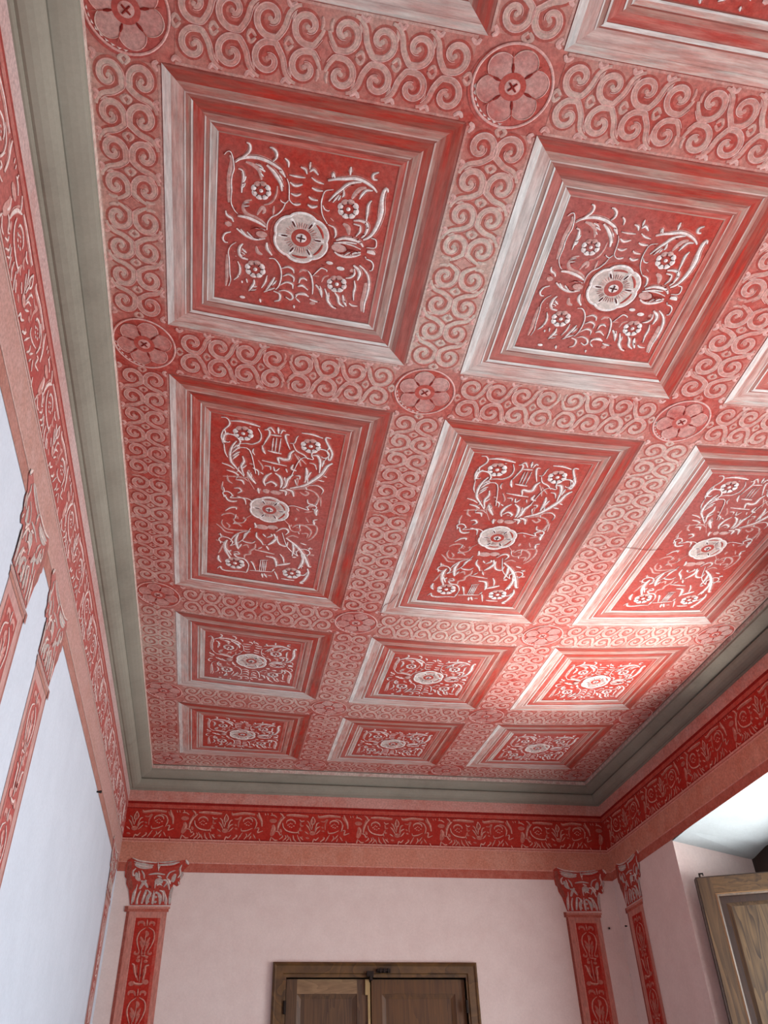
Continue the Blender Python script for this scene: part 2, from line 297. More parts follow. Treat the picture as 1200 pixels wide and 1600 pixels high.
ORN = json.loads('''{"square":[["s","W",152,[416,501,435,477,456,473,472,500,482,545,486,592,475,636,472,691,477,745,474,801,479,845,505,891,528,910]],
["s","P",445,[452,499,468,532,461,597,455,651,455,716,457,782,459,838]],
["s","W",513,[492,538,524,508,574,486,636,476,698,482,751,498,811,529,847,575]],
["s","W",389,[524,506,564,473,587,437,585,402,564,391]],
["s","W",379,[750,483,771,453,768,418,743,397,722,394]],
["s","W",329,[861,503,855,468,830,447]],
["s","W",569,[711,516,755,545,790,580,820,623,833,680]],
["s","W",332,[802,541,829,556,848,577]],
["s","W",284,[804,567,828,600]],
["s","W",246,[813,603,840,646]],
["s","P",420,[566,524,608,531,646,550,668,577,682,628]],
["s","W",249,[633,521,666,530,690,547]],
["s","W",219,[661,547,688,557,704,565]],
["s","W",190,[674,581,694,602]],
["s","W",133,[858,583,876,623,883,676,889,730,918,758,946,758]],
["s","W",141,[886,736,864,763,837,757,825,745]],
["s","W",161,[864,763,848,811,813,858,772,889,748,935,747,994]],
["s","W",279,[871,554,914,556,951,555,987,553]],
["s","W",373,[882,605,921,622,972,604]],
["s","W",339,[895,684,933,691,969,673]],
["s","W",337,[918,758,946,758,974,747]],
["f","F",1327,[685,706]],
["s","W",401,[517,578,543,586,556,620,556,664,550,708,549,747]],
["s","W",239,[572,623,563,651,553,669]],
["s","W",238,[569,672,560,696,545,710]],
["s","P",392,[624,785,582,807,565,850,575,883,609,905,664,917,710,937,739,960]],
["s","W",259,[566,822,609,808]],
["s","W",254,[565,845,610,833]],
["s","W",531,[528,927,577,922,632,929,689,947,740,972]],
["s","P",399,[668,893,688,849,707,827,720,854,706,874]],
["s","P",261,[784,801,784,875]],
["s","W",396,[440,904,452,936,486,953,501,979]],
["s","P",668,[438,1004,488,1005]],
["s","P",233,[796,649,795,704,778,758,748,791,711,807]],
["s","D",140,[804,530,817,535]],
["s","D",133,[648,508,670,512]],
["s","D",111,[622,576,628,596]],
["s","D",119,[443,968,465,972]],
["s","D",119,[555,907,574,912]],
["s","D",114,[538,587,544,596]],
["s","D",119,[548,679,564,670]],
["s","D",119,[567,830,604,814]],
["s","D",120,[574,857,605,840]],
["s","D",139,[510,867,513,884]],
["s","W",342,[1010,439,1010,489]],
["s","W",406,[1009,506,1035,485,1073,517]],
["s","W",366,[945,485,980,495,995,526]],
["s","W",299,[1028,543,1067,564,1120,574]],
["s","W",345,[1039,616,1075,626,1121,624]],
["s","W",363,[1024,683,1049,696,1093,699]],
["s","W",387,[1023,743,1056,755,1095,741]],
["s","W",504,[1144,544,1198,522,1264,507,1330,492,1400,502,1463,531,1500,564]],
["s","W",412,[1169,516,1173,487,1192,517]],
["s","W",457,[1379,514,1324,528,1282,552,1253,587,1214,629,1170,691]],
["s","W",320,[1264,585,1270,625,1261,644]],
["s","W",305,[1237,631,1200,695]],
["s","W",301,[1249,634,1237,672]],
["s","P",464,[1419,545,1376,564,1348,604,1331,643]],
["s","W",406,[1468,559,1423,567,1399,601,1383,636]],
["s","W",454,[1290,420,1294,476]],
["s","W",392,[1488,424,1453,446,1458,474,1487,477]],
["s","W",645,[1573,551,1561,530,1549,562,1550,626,1563,696,1556,771,1537,849,1505,906,1463,937]],
["s","P",150,[1528,618,1536,713,1541,774]],
["s","W",406,[1472,629,1457,667,1459,727,1461,788]],
["s","W",484,[1368,800,1414,791,1463,801,1481,835,1472,887,1448,923]],
["s","W",374,[1372,824,1421,833,1428,876,1405,919]],
["s","P",530,[1296,838,1336,862,1350,916]],
["s","W",320,[1188,865,1237,881,1256,928,1249,961]],
["s","W",142,[1192,601,1137,620,1121,671,1120,730,1138,800,1181,860]],
["s","W",151,[1131,728,1149,755,1174,762,1184,754]],
["s","P",128,[1198,813,1225,833]],
["f","F",1441,[1317,723]],
["s","W",538,[1263,975,1319,947,1385,945,1442,957,1472,990]],
["s","W",225,[1254,999,1336,977,1420,974]],
["s","P",1037,[1271,1035,1331,1023]],
["s","W",158,[1518,910,1557,922,1561,980,1496,992]],
["s","W",480,[1506,1016,1549,1015,1571,1034]],
["s","D",171,[1310,547,1332,540]],
["s","D",128,[1166,618,1182,612]],
["s","D",142,[1365,601,1373,597]],
["s","D",161,[1455,808,1459,795]],
["s","D",153,[1473,842,1483,831]],
["s","D",158,[1450,897,1466,888]],
["s","D",153,[1411,848,1418,834]],
["s","D",151,[1377,930,1384,922]],
["s","D",161,[1415,943,1433,939]],
["s","D",158,[1437,964,1454,954]],
["s","D",153,[1247,623,1252,616]],
["s","D",153,[1228,650,1230,644]],
["s","D",150,[1192,681,1196,671]],
["s","W",230,[485,1061,441,1085,426,1125,441,1152,466,1153]],
["s","W",445,[525,1026,568,1053,624,1077,675,1082,741,1063]],
["s","W",365,[555,1025,584,1055,608,1074]],
["s","W",297,[603,1037,635,1063,664,1078]],
["s","P",939,[695,1039,728,1032]],
["s","D",128,[626,1011,670,990,725,997]],
["s","D",134,[628,1040,658,1071,697,1074]],
["s","W",139,[659,996,692,992,737,998]],
["s","W",146,[527,1137,489,1173,471,1226,479,1281,485,1350,490,1414,498,1466,485,1522]],
["s","P",398,[461,1253,465,1355,468,1445,462,1527]],
["s","W",522,[578,1139,557,1177,559,1227,583,1253,624,1263]],
["s","W",365,[574,1180,610,1209]],
["s","W",313,[570,1212,599,1224]],
["s","W",355,[546,1293,565,1333,567,1385,552,1428,524,1460]],
["s","W",422,[680,1423,682,1460,662,1505,645,1535]],
["s","W",325,[707,1481,673,1495]],
["s","W",291,[703,1509,652,1537]],
["s","W",288,[619,1427,630,1464]],
["s","W",235,[585,1453,589,1473]],
["s","P",423,[676,1140,693,1186,729,1201]],
["s","W",501,[755,1093,764,1141,802,1189]],
["f","F",1466,[683,1334]],
["s","W",313,[778,1367,768,1428,743,1487]],
["s","W",422,[837,1371,815,1432,779,1500]],
["s","W",310,[854,1397,823,1451]],
["s","W",313,[848,1466,797,1496,763,1521]],
["s","W",179,[781,1219,821,1216,859,1253,881,1307,886,1371,875,1439,854,1477]],
["s","W",336,[884,1284,929,1262,970,1276,982,1306]],
["s","W",336,[899,1349,940,1324,983,1344,987,1383]],
["s","W",336,[883,1431,930,1395,978,1405,987,1444]],
["s","W",328,[879,1486,925,1470,974,1487,995,1523,974,1548,936,1529]],
["s","W",352,[838,1494,887,1511,891,1565,851,1588]],
["s","P",242,[1019,1292,1039,1268,1074,1274]],
["s","W",291,[1025,1382,1036,1341,1082,1338]],
["s","W",305,[1023,1416,1054,1403,1091,1422]],
["s","W",317,[1013,1520,1027,1483,1073,1467,1103,1474]],
["s","W",464,[590,1595,605,1605]],
["s","W",422,[735,1585,746,1617]],
["s","W",352,[1008,1590,1016,1616]],
["s","D",157,[565,1222,587,1221]],
["s","D",146,[578,1248,595,1244]],
["s","D",163,[563,1408,566,1418]],
["s","D",133,[652,1534,692,1522]],
["s","D",164,[811,1456,828,1449]],
["s","D",157,[792,1508,815,1499]],
["s","D",125,[511,1293,519,1285]],
["s","D",125,[516,1213,519,1216]],
["s","D",133,[526,1252,532,1254]],
["s","P",1268,[1271,1035,1319,1029]],
["s","D",167,[1302,996,1340,1008,1362,1034,1405,1029]],
["s","D",168,[1308,1077,1342,1061,1362,1034]],
["s","D",145,[1405,1029,1443,1041]],
["s","D",135,[1381,1033,1396,1070]],
["s","W",436,[1264,1069,1303,1088,1359,1091,1424,1072,1463,1051]],
["s","W",249,[1340,1088,1361,1064,1389,1048]],
["s","W",237,[1387,1072,1420,1049,1461,1038]],
["s","W",240,[1248,1000,1313,988,1387,993,1457,1013]],
["s","W",184,[1499,1064,1512,1082,1551,1095,1572,1125,1570,1166,1550,1176]],
["s","W",473,[1505,1026,1539,1024,1571,1034]],
["s","W",436,[1469,1144,1515,1176,1552,1224,1571,1299,1571,1384,1564,1459,1569,1547]],
["s","P",566,[1540,1283,1549,1374,1545,1462,1552,1543]],
["s","W",364,[1451,1279,1466,1333,1463,1391,1473,1454]],
["s","W",552,[1424,1152,1466,1179,1485,1216,1475,1274]],
["s","W",364,[1380,1271,1416,1257,1439,1225,1432,1179]],
["s","P",450,[1402,1205,1437,1191]],
["s","W",521,[1229,1170,1253,1165]],
["s","W",606,[1316,1197,1344,1199]],
["f","F",1439,[1321,1336]],
["s","W",216,[1086,1267,1107,1290,1124,1328,1139,1397,1143,1461]],
["s","W",170,[1127,1300,1159,1252,1186,1222,1225,1232,1229,1245]],
["s","P",168,[1133,1299,1177,1297]],
["s","P",226,[1201,1341,1214,1296,1249,1276]],
["s","W",480,[1158,1372,1197,1406,1216,1461]],
["s","W",301,[1193,1375,1212,1425,1221,1474]],
["s","W",450,[1233,1392,1259,1445,1272,1493,1310,1538,1345,1554]],
["s","W",291,[1269,1421,1277,1478]],
["s","W",432,[1316,1412,1345,1443,1363,1498,1406,1526]],
["s","W",480,[1381,1421,1398,1469,1424,1516]],
["s","W",330,[1438,1483,1467,1500,1512,1499]],
["s","W",325,[1126,1508,1166,1518,1211,1521]],
["s","P",502,[1131,1544,1175,1542]],
["s","P",249,[1020,1293,1049,1267,1086,1267]],
["s","W",352,[1027,1383,1032,1347,1062,1334,1089,1350]],
["s","W",336,[1020,1413,1056,1399,1105,1432]],
["s","W",402,[1010,1495,1040,1478,1085,1476,1118,1488]],
["s","W",294,[1019,1523,1054,1552]],
["s","D",176,[1323,1532,1353,1541]],
["s","D",175,[1188,1387,1196,1396]],
["s","D",176,[1398,1469,1412,1481]],
["s","D",167,[1183,1196,1204,1195]],
["s","D",176,[1192,1521,1211,1517]],
["s","D",145,[1406,1232,1432,1220]],
["s","D",161,[1423,935,1430,927]],
["s","D",145,[1510,1076,1520,1077]]],
"long":[["s","W",302,[469,244,514,241,544,261,546,294,494,345,477,399,493,423]],
["s","W",473,[554,260,652,249,771,257,832,265]],
["s","W",605,[545,358,506,382,499,431,510,455]],
["s","W",268,[505,447,519,517,547,558]],
["f","F",1792,[680,342]],
["s","W",289,[814,280,849,326,840,379,777,415,716,419,636,431]],
["l","W",371,[874,284,913,278,927,310,903,361,878,409]],
["l","W",390,[1111,293,1076,297,1087,335,1134,407]],
["l","W",389,[933,314,1038,311]],
["l","W",276,[966,335,965,445]],
["l","W",276,[996,330,996,445]],
["l","W",267,[1036,329,1032,449]],
["l","W",446,[924,446,1059,454]],
["l","W",371,[898,272,931,259,975,295]],
["l","W",477,[998,245,1010,294]],
["l","W",371,[1026,296,1041,264,1072,268]],
["l","W",445,[868,410,884,452,907,476]],
["l","W",671,[1175,410,1144,441,1136,488,1086,500,1033,494,1050,537]],
["l","W",412,[877,535,1125,550]],
["s","W",392,[1221,260,1321,259,1425,275]],
["s","W",427,[1500,270,1459,267,1453,285,1500,339,1537,388,1528,443,1506,437,1504,401]],
["s","W",247,[1126,355,1165,350,1178,305,1195,285]],
["s","W",305,[1157,360,1196,408,1272,433,1319,463]],
["f","F",1789,[1324,354]],
["s","W",256,[1424,367,1476,369,1499,402]],
["s","W",720,[1559,467,1514,500,1477,571,1405,639,1319,700,1187,743]],
["s","W",581,[1353,426,1405,423,1441,473,1449,565]],
["s","W",492,[1473,451,1464,507]],
["s","W",270,[1335,492,1388,499,1417,541]],
["s","W",553,[1312,537,1330,582,1325,669]],
["s","W",450,[1370,567,1346,608,1332,649]],
["s","P",255,[1180,436,1229,484,1259,535]],
["s","P",255,[1213,450,1307,510]],
["s","W",322,[1490,584,1529,593]],
["s","W",370,[1446,628,1511,634]],
["s","W",284,[1361,689,1456,680,1517,712,1509,753]],
["s","P",262,[1209,750,1335,727,1448,751,1510,814]],
["s","P",370,[1287,764,1346,786,1374,762,1339,746]],
["s","W",548,[624,411,587,461,571,527,585,589,618,621,720,701]],
["s","W",379,[588,479,627,446,658,450]],
["s","W",410,[586,515,629,472,659,464]],
["s","W",401,[592,542,631,508,661,495]],
["s","W",401,[594,569,623,537,653,514]],
["s","W",522,[690,527,709,570,686,620,719,691]],
["s","W",414,[683,639,732,599]],
["s","W",689,[748,658,784,700,842,750]],
["s","W",384,[791,670,790,709]],
["s","W",342,[493,617,566,629,621,649]],
["s","W",410,[543,671,612,679,667,699]],
["s","P",258,[509,734,689,715,766,742]],
["s","P",322,[551,717,564,764,609,786]],
["s","W",480,[637,743,702,742,726,773]],
["s","P",271,[511,782,504,843,521,871]],
["s","W",422,[627,824,675,816,704,841,668,867]],
["s","W",422,[540,909,586,953,668,940]],
["s","W",380,[659,899,737,908,756,941]],
["s","W",551,[988,631,940,667,919,718,939,755]],
["s","W",580,[1019,626,1077,656,1100,711,1090,752]],
["s","W",628,[1198,615,1153,665,1140,725,1112,754]],
["s","W",370,[1118,650,1129,687]],
["s","W",480,[937,736,988,708,1044,729,1036,750]],
["s","W",592,[867,786,884,834]],
["s","P",1087,[938,785,964,822]],
["s","P",1149,[1031,791,1066,811]],
["s","W",646,[1082,773,1148,774,1153,814]],
["s","W",614,[1145,754,1211,765,1236,812]],
["s","W",322,[1220,621,1263,620,1268,648]],
["s","W",315,[908,577,961,578,974,604]],
["s","W",368,[997,573,1017,608,1055,579]],
["s","W",312,[1118,574,1138,604]],
["s","W",507,[1184,527,1174,566,1224,578]],
["s","P",312,[762,580,805,588]],
["s","W",345,[796,612,851,632,860,669]],
["s","P",245,[841,540,889,589,891,617]],
["s","W",322,[873,639,906,653]],
["s","W",281,[791,448,783,476,806,500]],
["s","D",330,[997,736,1013,739]],
["s","D",331,[879,794,890,797]],
["s","D",298,[1101,791,1113,794]],
["s","D",268,[504,439,515,450]],
["s","D",258,[734,279,744,282]],
["s","W",305,[677,895,742,914,761,961]],
["s","W",433,[543,907,566,942,609,955,661,947]],
["s","W",433,[551,1056,602,1017,659,1007,666,1026]],
["s","P",294,[511,1114,542,1093,616,1075,693,1105]],
["s","P",296,[524,1153,520,1196,572,1241,681,1239,811,1224]],
["s","P",346,[633,1178,687,1169,733,1193]],
["s","P",296,[568,1178,603,1204,593,1227]],
["s","P",297,[461,1206,517,1240,563,1275,651,1277]],
["s","P",402,[488,1310,555,1332]],
["s","P",386,[463,1381,519,1383]],
["s","W",543,[868,1129,888,1168,873,1181]],
["s","P",1540,[925,1162,974,1160]],
["s","P",1391,[1044,1149,1082,1149]],
["s","W",458,[1103,1188,1153,1149,1206,1141,1237,1168,1210,1205]],
["s","W",321,[811,1224,716,1261,653,1315,624,1376]],
["s","W",692,[706,1274,683,1344,704,1408,718,1440]],
["s","W",456,[747,1378,723,1428]],
["s","W",445,[833,1226,782,1261,764,1308]],
["s","W",395,[743,1334,790,1349,856,1349,893,1321]],
["s","W",760,[590,1359,570,1408,586,1486,635,1560]],
["s","W",467,[641,1465,609,1494]],
["s","W",484,[583,1451,644,1523]],
["s","P",296,[557,1387,517,1486,497,1525]],
["s","W",631,[503,1547,505,1594,535,1625]],
["s","W",411,[493,1706,526,1675,551,1708,621,1714,749,1699,831,1698]],
["f","F",2064,[690,1610]],
["s","W",404,[664,1484,709,1471,734,1496,677,1505,713,1535,795,1545,845,1597,844,1646]],
["s","P",413,[793,1533,791,1498,846,1477,848,1442,895,1400,896,1354]],
["s","P",350,[760,1399,803,1380,828,1411]],
["s","W",495,[899,1226,904,1274,953,1311,985,1351]],
["s","W",646,[1085,1213,1113,1264,1076,1314,1034,1344]],
["s","W",495,[1120,1230,1140,1293,1177,1321,1233,1324,1243,1278]],
["s","W",458,[966,1232,1002,1259]],
["s","W",444,[1053,1218,1066,1238,1014,1268]],
["s","W",388,[929,1406,971,1376]],
["s","W",455,[1019,1357,1053,1398]],
["l","W",414,[897,1417,1119,1434]],
["l","W",622,[1027,1472,1120,1481,1157,1547,1155,1578]],
["l","W",666,[1164,1558,1242,1534,1308,1512]],
["l","W",390,[1180,1424,1220,1466,1240,1522]],
["l","W",413,[864,1557,889,1578,932,1656]],
["l","W",311,[965,1529,1055,1515]],
["l","W",291,[976,1527,974,1662]],
["l","W",291,[1000,1530,996,1658]],
["l","W",298,[1017,1533,1019,1654]],
["l","W",304,[1040,1529,1037,1652]],
["l","W",422,[863,1667,1117,1645]],
["l","W",424,[1117,1639,1136,1605]],
["l","W",565,[1005,1682,1022,1729]],
["l","W",565,[1028,1678,1068,1722]],
["l","W",339,[1077,1695,1123,1694]],
["s","W",359,[1145,1635,1167,1668,1199,1727]],
["s","W",413,[844,1646,831,1698]],
["s","W",763,[1220,1237,1317,1289,1394,1346,1466,1429,1522,1517,1545,1513]],
["s","W",582,[1292,1270,1321,1345,1317,1427]],
["s","W",572,[1319,1439,1363,1432]],
["s","W",702,[1439,1409,1442,1492,1408,1564]],
["s","W",460,[1411,1378,1434,1445]],
["s","W",532,[1447,1515,1442,1553]],
["s","W",611,[1510,1549,1532,1601,1501,1694,1461,1732,1497,1733]],
["f","F",1986,[1343,1629]],
["s","W",361,[1420,1630,1479,1634,1513,1591]],
["s","W",416,[1232,1709,1291,1713,1386,1711]],
["s","P",305,[1220,1237,1282,1205,1350,1217]],
["s","W",432,[1381,1268,1450,1281]],
["s","W",381,[1467,1312,1524,1316]],
["s","P",649,[1514,1381,1538,1389]],
["s","P",305,[1453,1236,1501,1195,1532,1126,1509,1065,1401,1069]],
["s","P",372,[1268,1121,1317,1087,1404,1085,1473,1134,1458,1202]],
["s","P",298,[1375,1170,1439,1161,1437,1205]],
["s","W",661,[1497,901,1488,933,1499,962]],
["s","W",604,[1478,1017,1496,1056]],
["s","W",427,[1518,1001,1467,1018]],
["s","P",338,[1449,761,1487,794,1459,867,1380,898]],
["s","W",354,[1376,819,1394,856,1447,858]],
["s","P",259,[1505,782,1523,868]],
["s","P",291,[1279,922,1315,947]],
["s","P",266,[1368,950,1450,928]],
["s","P",412,[1294,1012,1289,1044]],
["s","P",255,[1388,998,1429,1045]],
["s","D",346,[882,1169,894,1173]],
["s","D",346,[1099,1157,1107,1172]],
["s","D",364,[1378,1383,1389,1393]],
["s","D",389,[1450,1533,1457,1544]],
["s","D",370,[995,1344,1007,1348]]],
"frieze":[["u","W",390,[-1329,753,-1224,756,-1128,693]],
["u","P",1301,[-1244,637,-1238,533]],
["u","P",1200,[-1248,468,-1208,365,-1243,235,-1281,132]],
["u","W",507,[-1234,468,-1189,366,-1223,262]],
["u","W",442,[-1280,106,-1323,-47]],
["u","W",381,[-1265,81,-1170,7,-1079,10]],
["u","W",234,[-1505,813,-1483,748]],
["u","W",240,[-1426,816,-1409,756]],
["u","W",240,[-1294,833,-1282,760]],
["a","P",641,[-839,768,-640,780,-372,762,-143,742]],
["a","W",286,[-840,781,-640,801,-372,788,-144,769]],
["a","W",481,[-1042,828,-959,764,-927,660]],
["a","W",677,[-877,727,-1004,605,-1075,447,-1094,291]],
["a","P",427,[-983,711,-1054,552]],
["a","W",381,[-1158,276,-1065,253,-1009,165,-958,205]],
["a","P",693,[-1018,345,-973,243]],
["a","W",338,[-947,529,-915,400,-805,299,-618,253,-473,257,-449,309]],
["a","W",373,[-461,283,-432,206]],
["a","W",442,[-828,519,-805,598,-687,641,-579,592,-549,514]],
["a","W",312,[-786,476,-770,461]],
["a","W",320,[-737,431,-720,421]],
["a","W",312,[-672,406,-656,407]],
["a","W",320,[-605,440,-589,456]],
["a","W",234,[-748,503,-734,498]],
["a","W",234,[-709,530,-693,526]],
["a","W",240,[-661,511,-650,506]],
["a","W",338,[-421,649,-366,598,-273,614]],
["a","P",442,[-392,571,-375,467,-295,469]],
["a","P",507,[-386,415,-410,336,-330,312]],
["p","W",293,[-9,754,-59,608,-43,503]],
["p","W",293,[-9,754,61,624,11,505]],
["p","P",373,[-7,662,-4,557]],
["p","W",293,[-39,347,-4,557]],
["p","W",400,[-193,617,-124,553,-66,372]],
["p","W",400,[-216,498,-147,422,-77,294]],
["p","W",442,[-249,289,-141,214]],
["p","W",400,[197,576,117,534,55,323]],
["p","W",390,[226,458,120,403,70,272]],
["p","W",390,[228,354,98,221]],
["p","P",1353,[-36,248,17,249]],
["p","W",640,[-47,274,-15,280]],
["p","W",338,[-2,-39,35,64,102,41,180,120]],
["p","P",507,[-217,109,-111,86]],
["a","W",355,[-1028,36,-928,116,-956,166]],
["a","W",364,[-922,-12,-822,93,-852,169]],
["a","W",355,[-817,-9,-742,70,-800,183]],
["a","W",364,[-660,-18,-718,121]],
["a","W",390,[-615,175,-584,48,-502,-26]],
["a","W",364,[-484,179,-426,52,-371,-23]],
["a","W",312,[-403,130,-294,30]],
["b","P",640,[152,778,220,743,517,784,870,755]],
["b","W",293,[152,799,220,761,516,810,869,781]],
["b","W",710,[978,825,1006,719,1074,588,1101,405]],
["b","P",427,[924,770,1033,614]],
["b","W",347,[707,697,870,635,925,505,885,346]],
["b","W",427,[952,532,885,320]],
["b","W",347,[469,335,497,258,657,275,818,345]],
["b","W",465,[533,533,551,599,667,650,776,611,811,533]],
["b","W",312,[574,489,591,474]],
["b","W",320,[623,444,640,434]],
["b","W",320,[688,425,704,425]],
["b","W",312,[758,463,774,479]],
["b","W",246,[614,517,628,512]],
["b","W",240,[663,545,676,540]],
["b","W",240,[709,520,720,515]],
["b","P",400,[250,617,357,607,451,676,386,515,388,359]],
["b","P",468,[266,446,334,409]],
["b","P",427,[282,330,362,306]],
["b","W",338,[235,-7,340,72,366,125]],
["b","W",364,[394,-3,524,206]],
["b","W",373,[580,2,659,107,631,183]],
["b","W",373,[686,82,792,214]],
["b","W",373,[740,6,792,110]],
["b","W",364,[846,163,927,36]],
["b","W",400,[939,348,1006,350,980,219,1141,275]],
["b","W",286,[1034,39,1087,-88]]],
"pilaster":[["o","W",354,[44,-239,58,-407]],
["o","P",551,[-1,-407,-54,-315,-172,-316,-190,-391]],
["o","P",536,[115,-388,144,-313,246,-330,246,-405]],
["o","W",372,[26,-454,-116,-557,-167,-740,-120,-921,-63,-1047]],
["o","W",384,[103,-444,254,-535,297,-700,261,-865,187,-1028]],
["o","P",445,[-63,-1047,-91,-1119,-180,-1101,-160,-1048]],
["o","P",445,[187,-1028,178,-1100,258,-1117,260,-1063]],
["o","P",745,[48,-537,97,-610,59,-684]],
["o","W",236,[58,-610,55,-793,26,-993]],
["o","P",611,[-78,-685,-3,-794,30,-884]],
["o","P",611,[179,-701,119,-829,93,-920]],
["o","P",519,[-81,-794,-19,-885,29,-1011]],
["o","P",519,[178,-829,132,-920,92,-1046]],
["o","W",223,[-3,-993,11,-1154]],
["o","W",223,[90,-1028,98,-1154]],
["o","P",180,[37,-1065,57,-1136]],
["o","W",305,[12,-1163,208,-1180]],
["o","P",594,[-94,-1226,-27,-1154]],
["o","P",611,[137,-1225,188,-1171]],
["o","P",878,[-71,-1279,-42,-1279]],
["o","P",853,[136,-1296,163,-1296]],
["o","W",271,[38,-1208,36,-1455,50,-1803]],
["o","W",557,[-208,-1359,-144,-1403,-101,-1561,-42,-1700]],
["o","W",557,[257,-1384,166,-1420,167,-1560,135,-1734]],
["o","P",371,[-70,-1385,-57,-1595,7,-1769]],
["o","P",445,[118,-1490,158,-1700,131,-1838]],
["o","W",519,[-104,-1786,-59,-1838,77,-1855,150,-1838]],
["o","P",1186,[-172,-1838,-138,-1838]],
["o","P",1224,[206,-1803,240,-1803]],
["o","D",323,[-37,-1578,-30,-1648]],
["o","D",334,[76,-1595,75,-1674]]],
"capital":[["c","X",0,[-620,1427,-308,1326,13,1304,490,1314,726,1359,912,1402,1039,1257,1004,1218,887,1098,903,963,810,826,834,712,752,653,647,709,616,557,639,146,-488,130,-590,537,-684,704,-695,837,-753,893,-767,1045,-748,1356]],
["c","R",1371,[-673,1318,-669,1105,-649,914,-578,706,-522,538]],
["c","W",333,[-619,1417,-410,1344,-147,1310,94,1296]],
["c","P",260,[92,1306,389,1322,684,1368]],
["c","W",601,[923,1393,1018,1267]],
["c","P",1073,[-513,1244,-290,1200,-9,1177]],
["c","R",1202,[223,1221,500,1236,754,1291]],
["v","W",381,[-476,1128,-543,1050,-525,935,-447,937]],
["v","W",429,[-386,1053,-335,843]],
["v","P",312,[-310,1074,-225,960,-198,846]],
["v","W",390,[819,1253,783,1135,809,1000,744,883]],
["v","G",663,[872,1059,856,943,825,865]],
["v","P",266,[658,1093,507,1032,442,915,440,858]],
["v","W",352,[775,787,807,692]],
["c","W",260,[133,1297,175,1064]],
["c","W",241,[203,1220,160,1103]],
["c","P",332,[-97,963,135,996,375,972]],
["c","W",418,[164,929,288,884]],
["c","P",1482,[194,777,253,778]],
["l","G",858,[-134,809,-218,712,-293,560]],
["l","W",254,[-371,691,-395,465,-413,205]],
["l","W",286,[-282,485,-315,317,-290,151]],
["l","G",780,[-96,545,-133,394,-177,171]],
["l","W",266,[-124,469,-174,282]],
["l","W",293,[123,795,132,586]],
["l","W",293,[120,530,102,175]],
["l","P",532,[6,471,18,472]],
["l","P",531,[-7,359,4,359]],
["l","P",531,[-8,229,3,229]],
["l","P",532,[191,474,202,474]],
["l","P",531,[188,353,199,353]],
["l","P",531,[196,223,208,223]],
["l","W",401,[336,818,437,800,514,668,548,555]],
["l","W",379,[276,532,382,477,414,235]],
["l","W",285,[423,459,504,292,513,144]],
["l","W",507,[450,858,519,783,548,707]],
["l","G",882,[636,633,601,443,598,164]],
["l","G",538,[-455,167,-443,427,-391,568]],
["l","G",569,[-328,151,-304,373,-249,523]],
["l","P",644,[-40,155,-24,340,51,472]],
["l","P",644,[327,160,321,345,235,475]],
["l","G",569,[482,162,456,385,384,534]],
["l","P",507,[-65,602,-162,732,-288,787]],
["l","G",495,[381,628,482,763,615,804]],
["l","P",553,[134,157,124,361,128,473]],
["l","W",229,[-443,149,-422,390,-373,578]],
["c","G",468,[-554,1317,-257,1245,14,1224]],
["c","P",443,[122,1230,497,1262,749,1330]],
["c","W",234,[-544,1253,-247,1182,-6,1157]],
["v","P",762,[-459,1013,-399,880,-307,787]],
["v","P",780,[670,997,627,861,620,765]],
["l","W",265,[-77,545,12,471,47,360]],
["l","W",273,[180,663,254,702,337,665]],
["l","D",267,[-15,659,15,584]],
["l","D",266,[269,588,299,580]],
["l","D",267,[-106,209,-91,173]],
["l","D",265,[242,214,255,187]]]}''')
def unpack(raw):
    q = raw[3]; return raw[0], raw[1], raw[2]*1e-5, [(q[i], q[i+1]) for i in range(0, len(q), 2)]
# ---------------------------------------------------------------- room shell
T = .085
mb = MB()                                                       # sagging painted canvas, under an added slab that blocks light from above
nx, ny = 44, 78
gx = [EL+(ER-EL)*i/nx for i in range(nx+1)]; gy = [EN+(EF-EN)*j/ny for j in range(ny+1)]
for j in range(ny):
    mb.strip([ceil_map(x, gy[j], 0) for x in gx], [ceil_map(x, gy[j+1], 0) for x in gx], 'band')
mb.box((XL-T, YN-T, 1.0015), (XR+T, YF+T, 1.04), 'plaster')
struct(mb, 'ceiling')
mb = MB(); mb.box((XL-T, YN-T, ZB-.06), (XR+.3, YF+T, ZB), 'floor'); struct(mb, 'floor')
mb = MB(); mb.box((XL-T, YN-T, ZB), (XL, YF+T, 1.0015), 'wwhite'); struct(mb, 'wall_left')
mb = MB(); mb.box((XL, YN-T, ZB), (XR, YN, 1.0015), 'wpink'); struct(mb, 'wall_near')
DX0, DX1, DZ = .2131, .7313, .4295                              # door opening
mb = MB()
mb.box((XL, YF, ZB), (DX0, YF+T, 1.0015), 'wpink'); mb.box((DX1, YF, ZB), (XR+.25, YF+T, 1.0015), 'wpink'); mb.box((DX0, YF, DZ), (DX1, YF+T, 1.0015), 'wpink')
struct(mb, 'wall_far')
mb = MB(); XO = XB+.03
ys = [YN-T]
for a, b in sorted(NICHES): ys += [a, b]
ys.append(YF)
for i in range(0, len(ys), 2): mb.box((XR, ys[i], ZB), (XO, ys[i+1], HEAD), 'wpink')
for a, b in NICHES:
    mb.box((XR, a, ZB), (XO, b, SILL), 'wpink')
mb.box((XR, YN-T, HEAD), (XO, YF, 1.0015), 'wpink')
for a, b in NICHES:                                             # white soffit falling towards the window, softened where it meets the jambs
    n = 10; fr, bk = [], []
    for i in range(n+1):
        t = i/n; y = a+(b-a)*t; dip = .020*(abs(2*t-1)**6)
        fr.append((XR, y, HEAD-.002-dip*.25)); bk.append((XO, y, HEADB-dip))
    mb.strip(fr, bk, 'soffit')
    mb.strip([(XO, q[1], HEAD) for q in fr], bk, 'soffit')
struct(mb, 'wall_right')
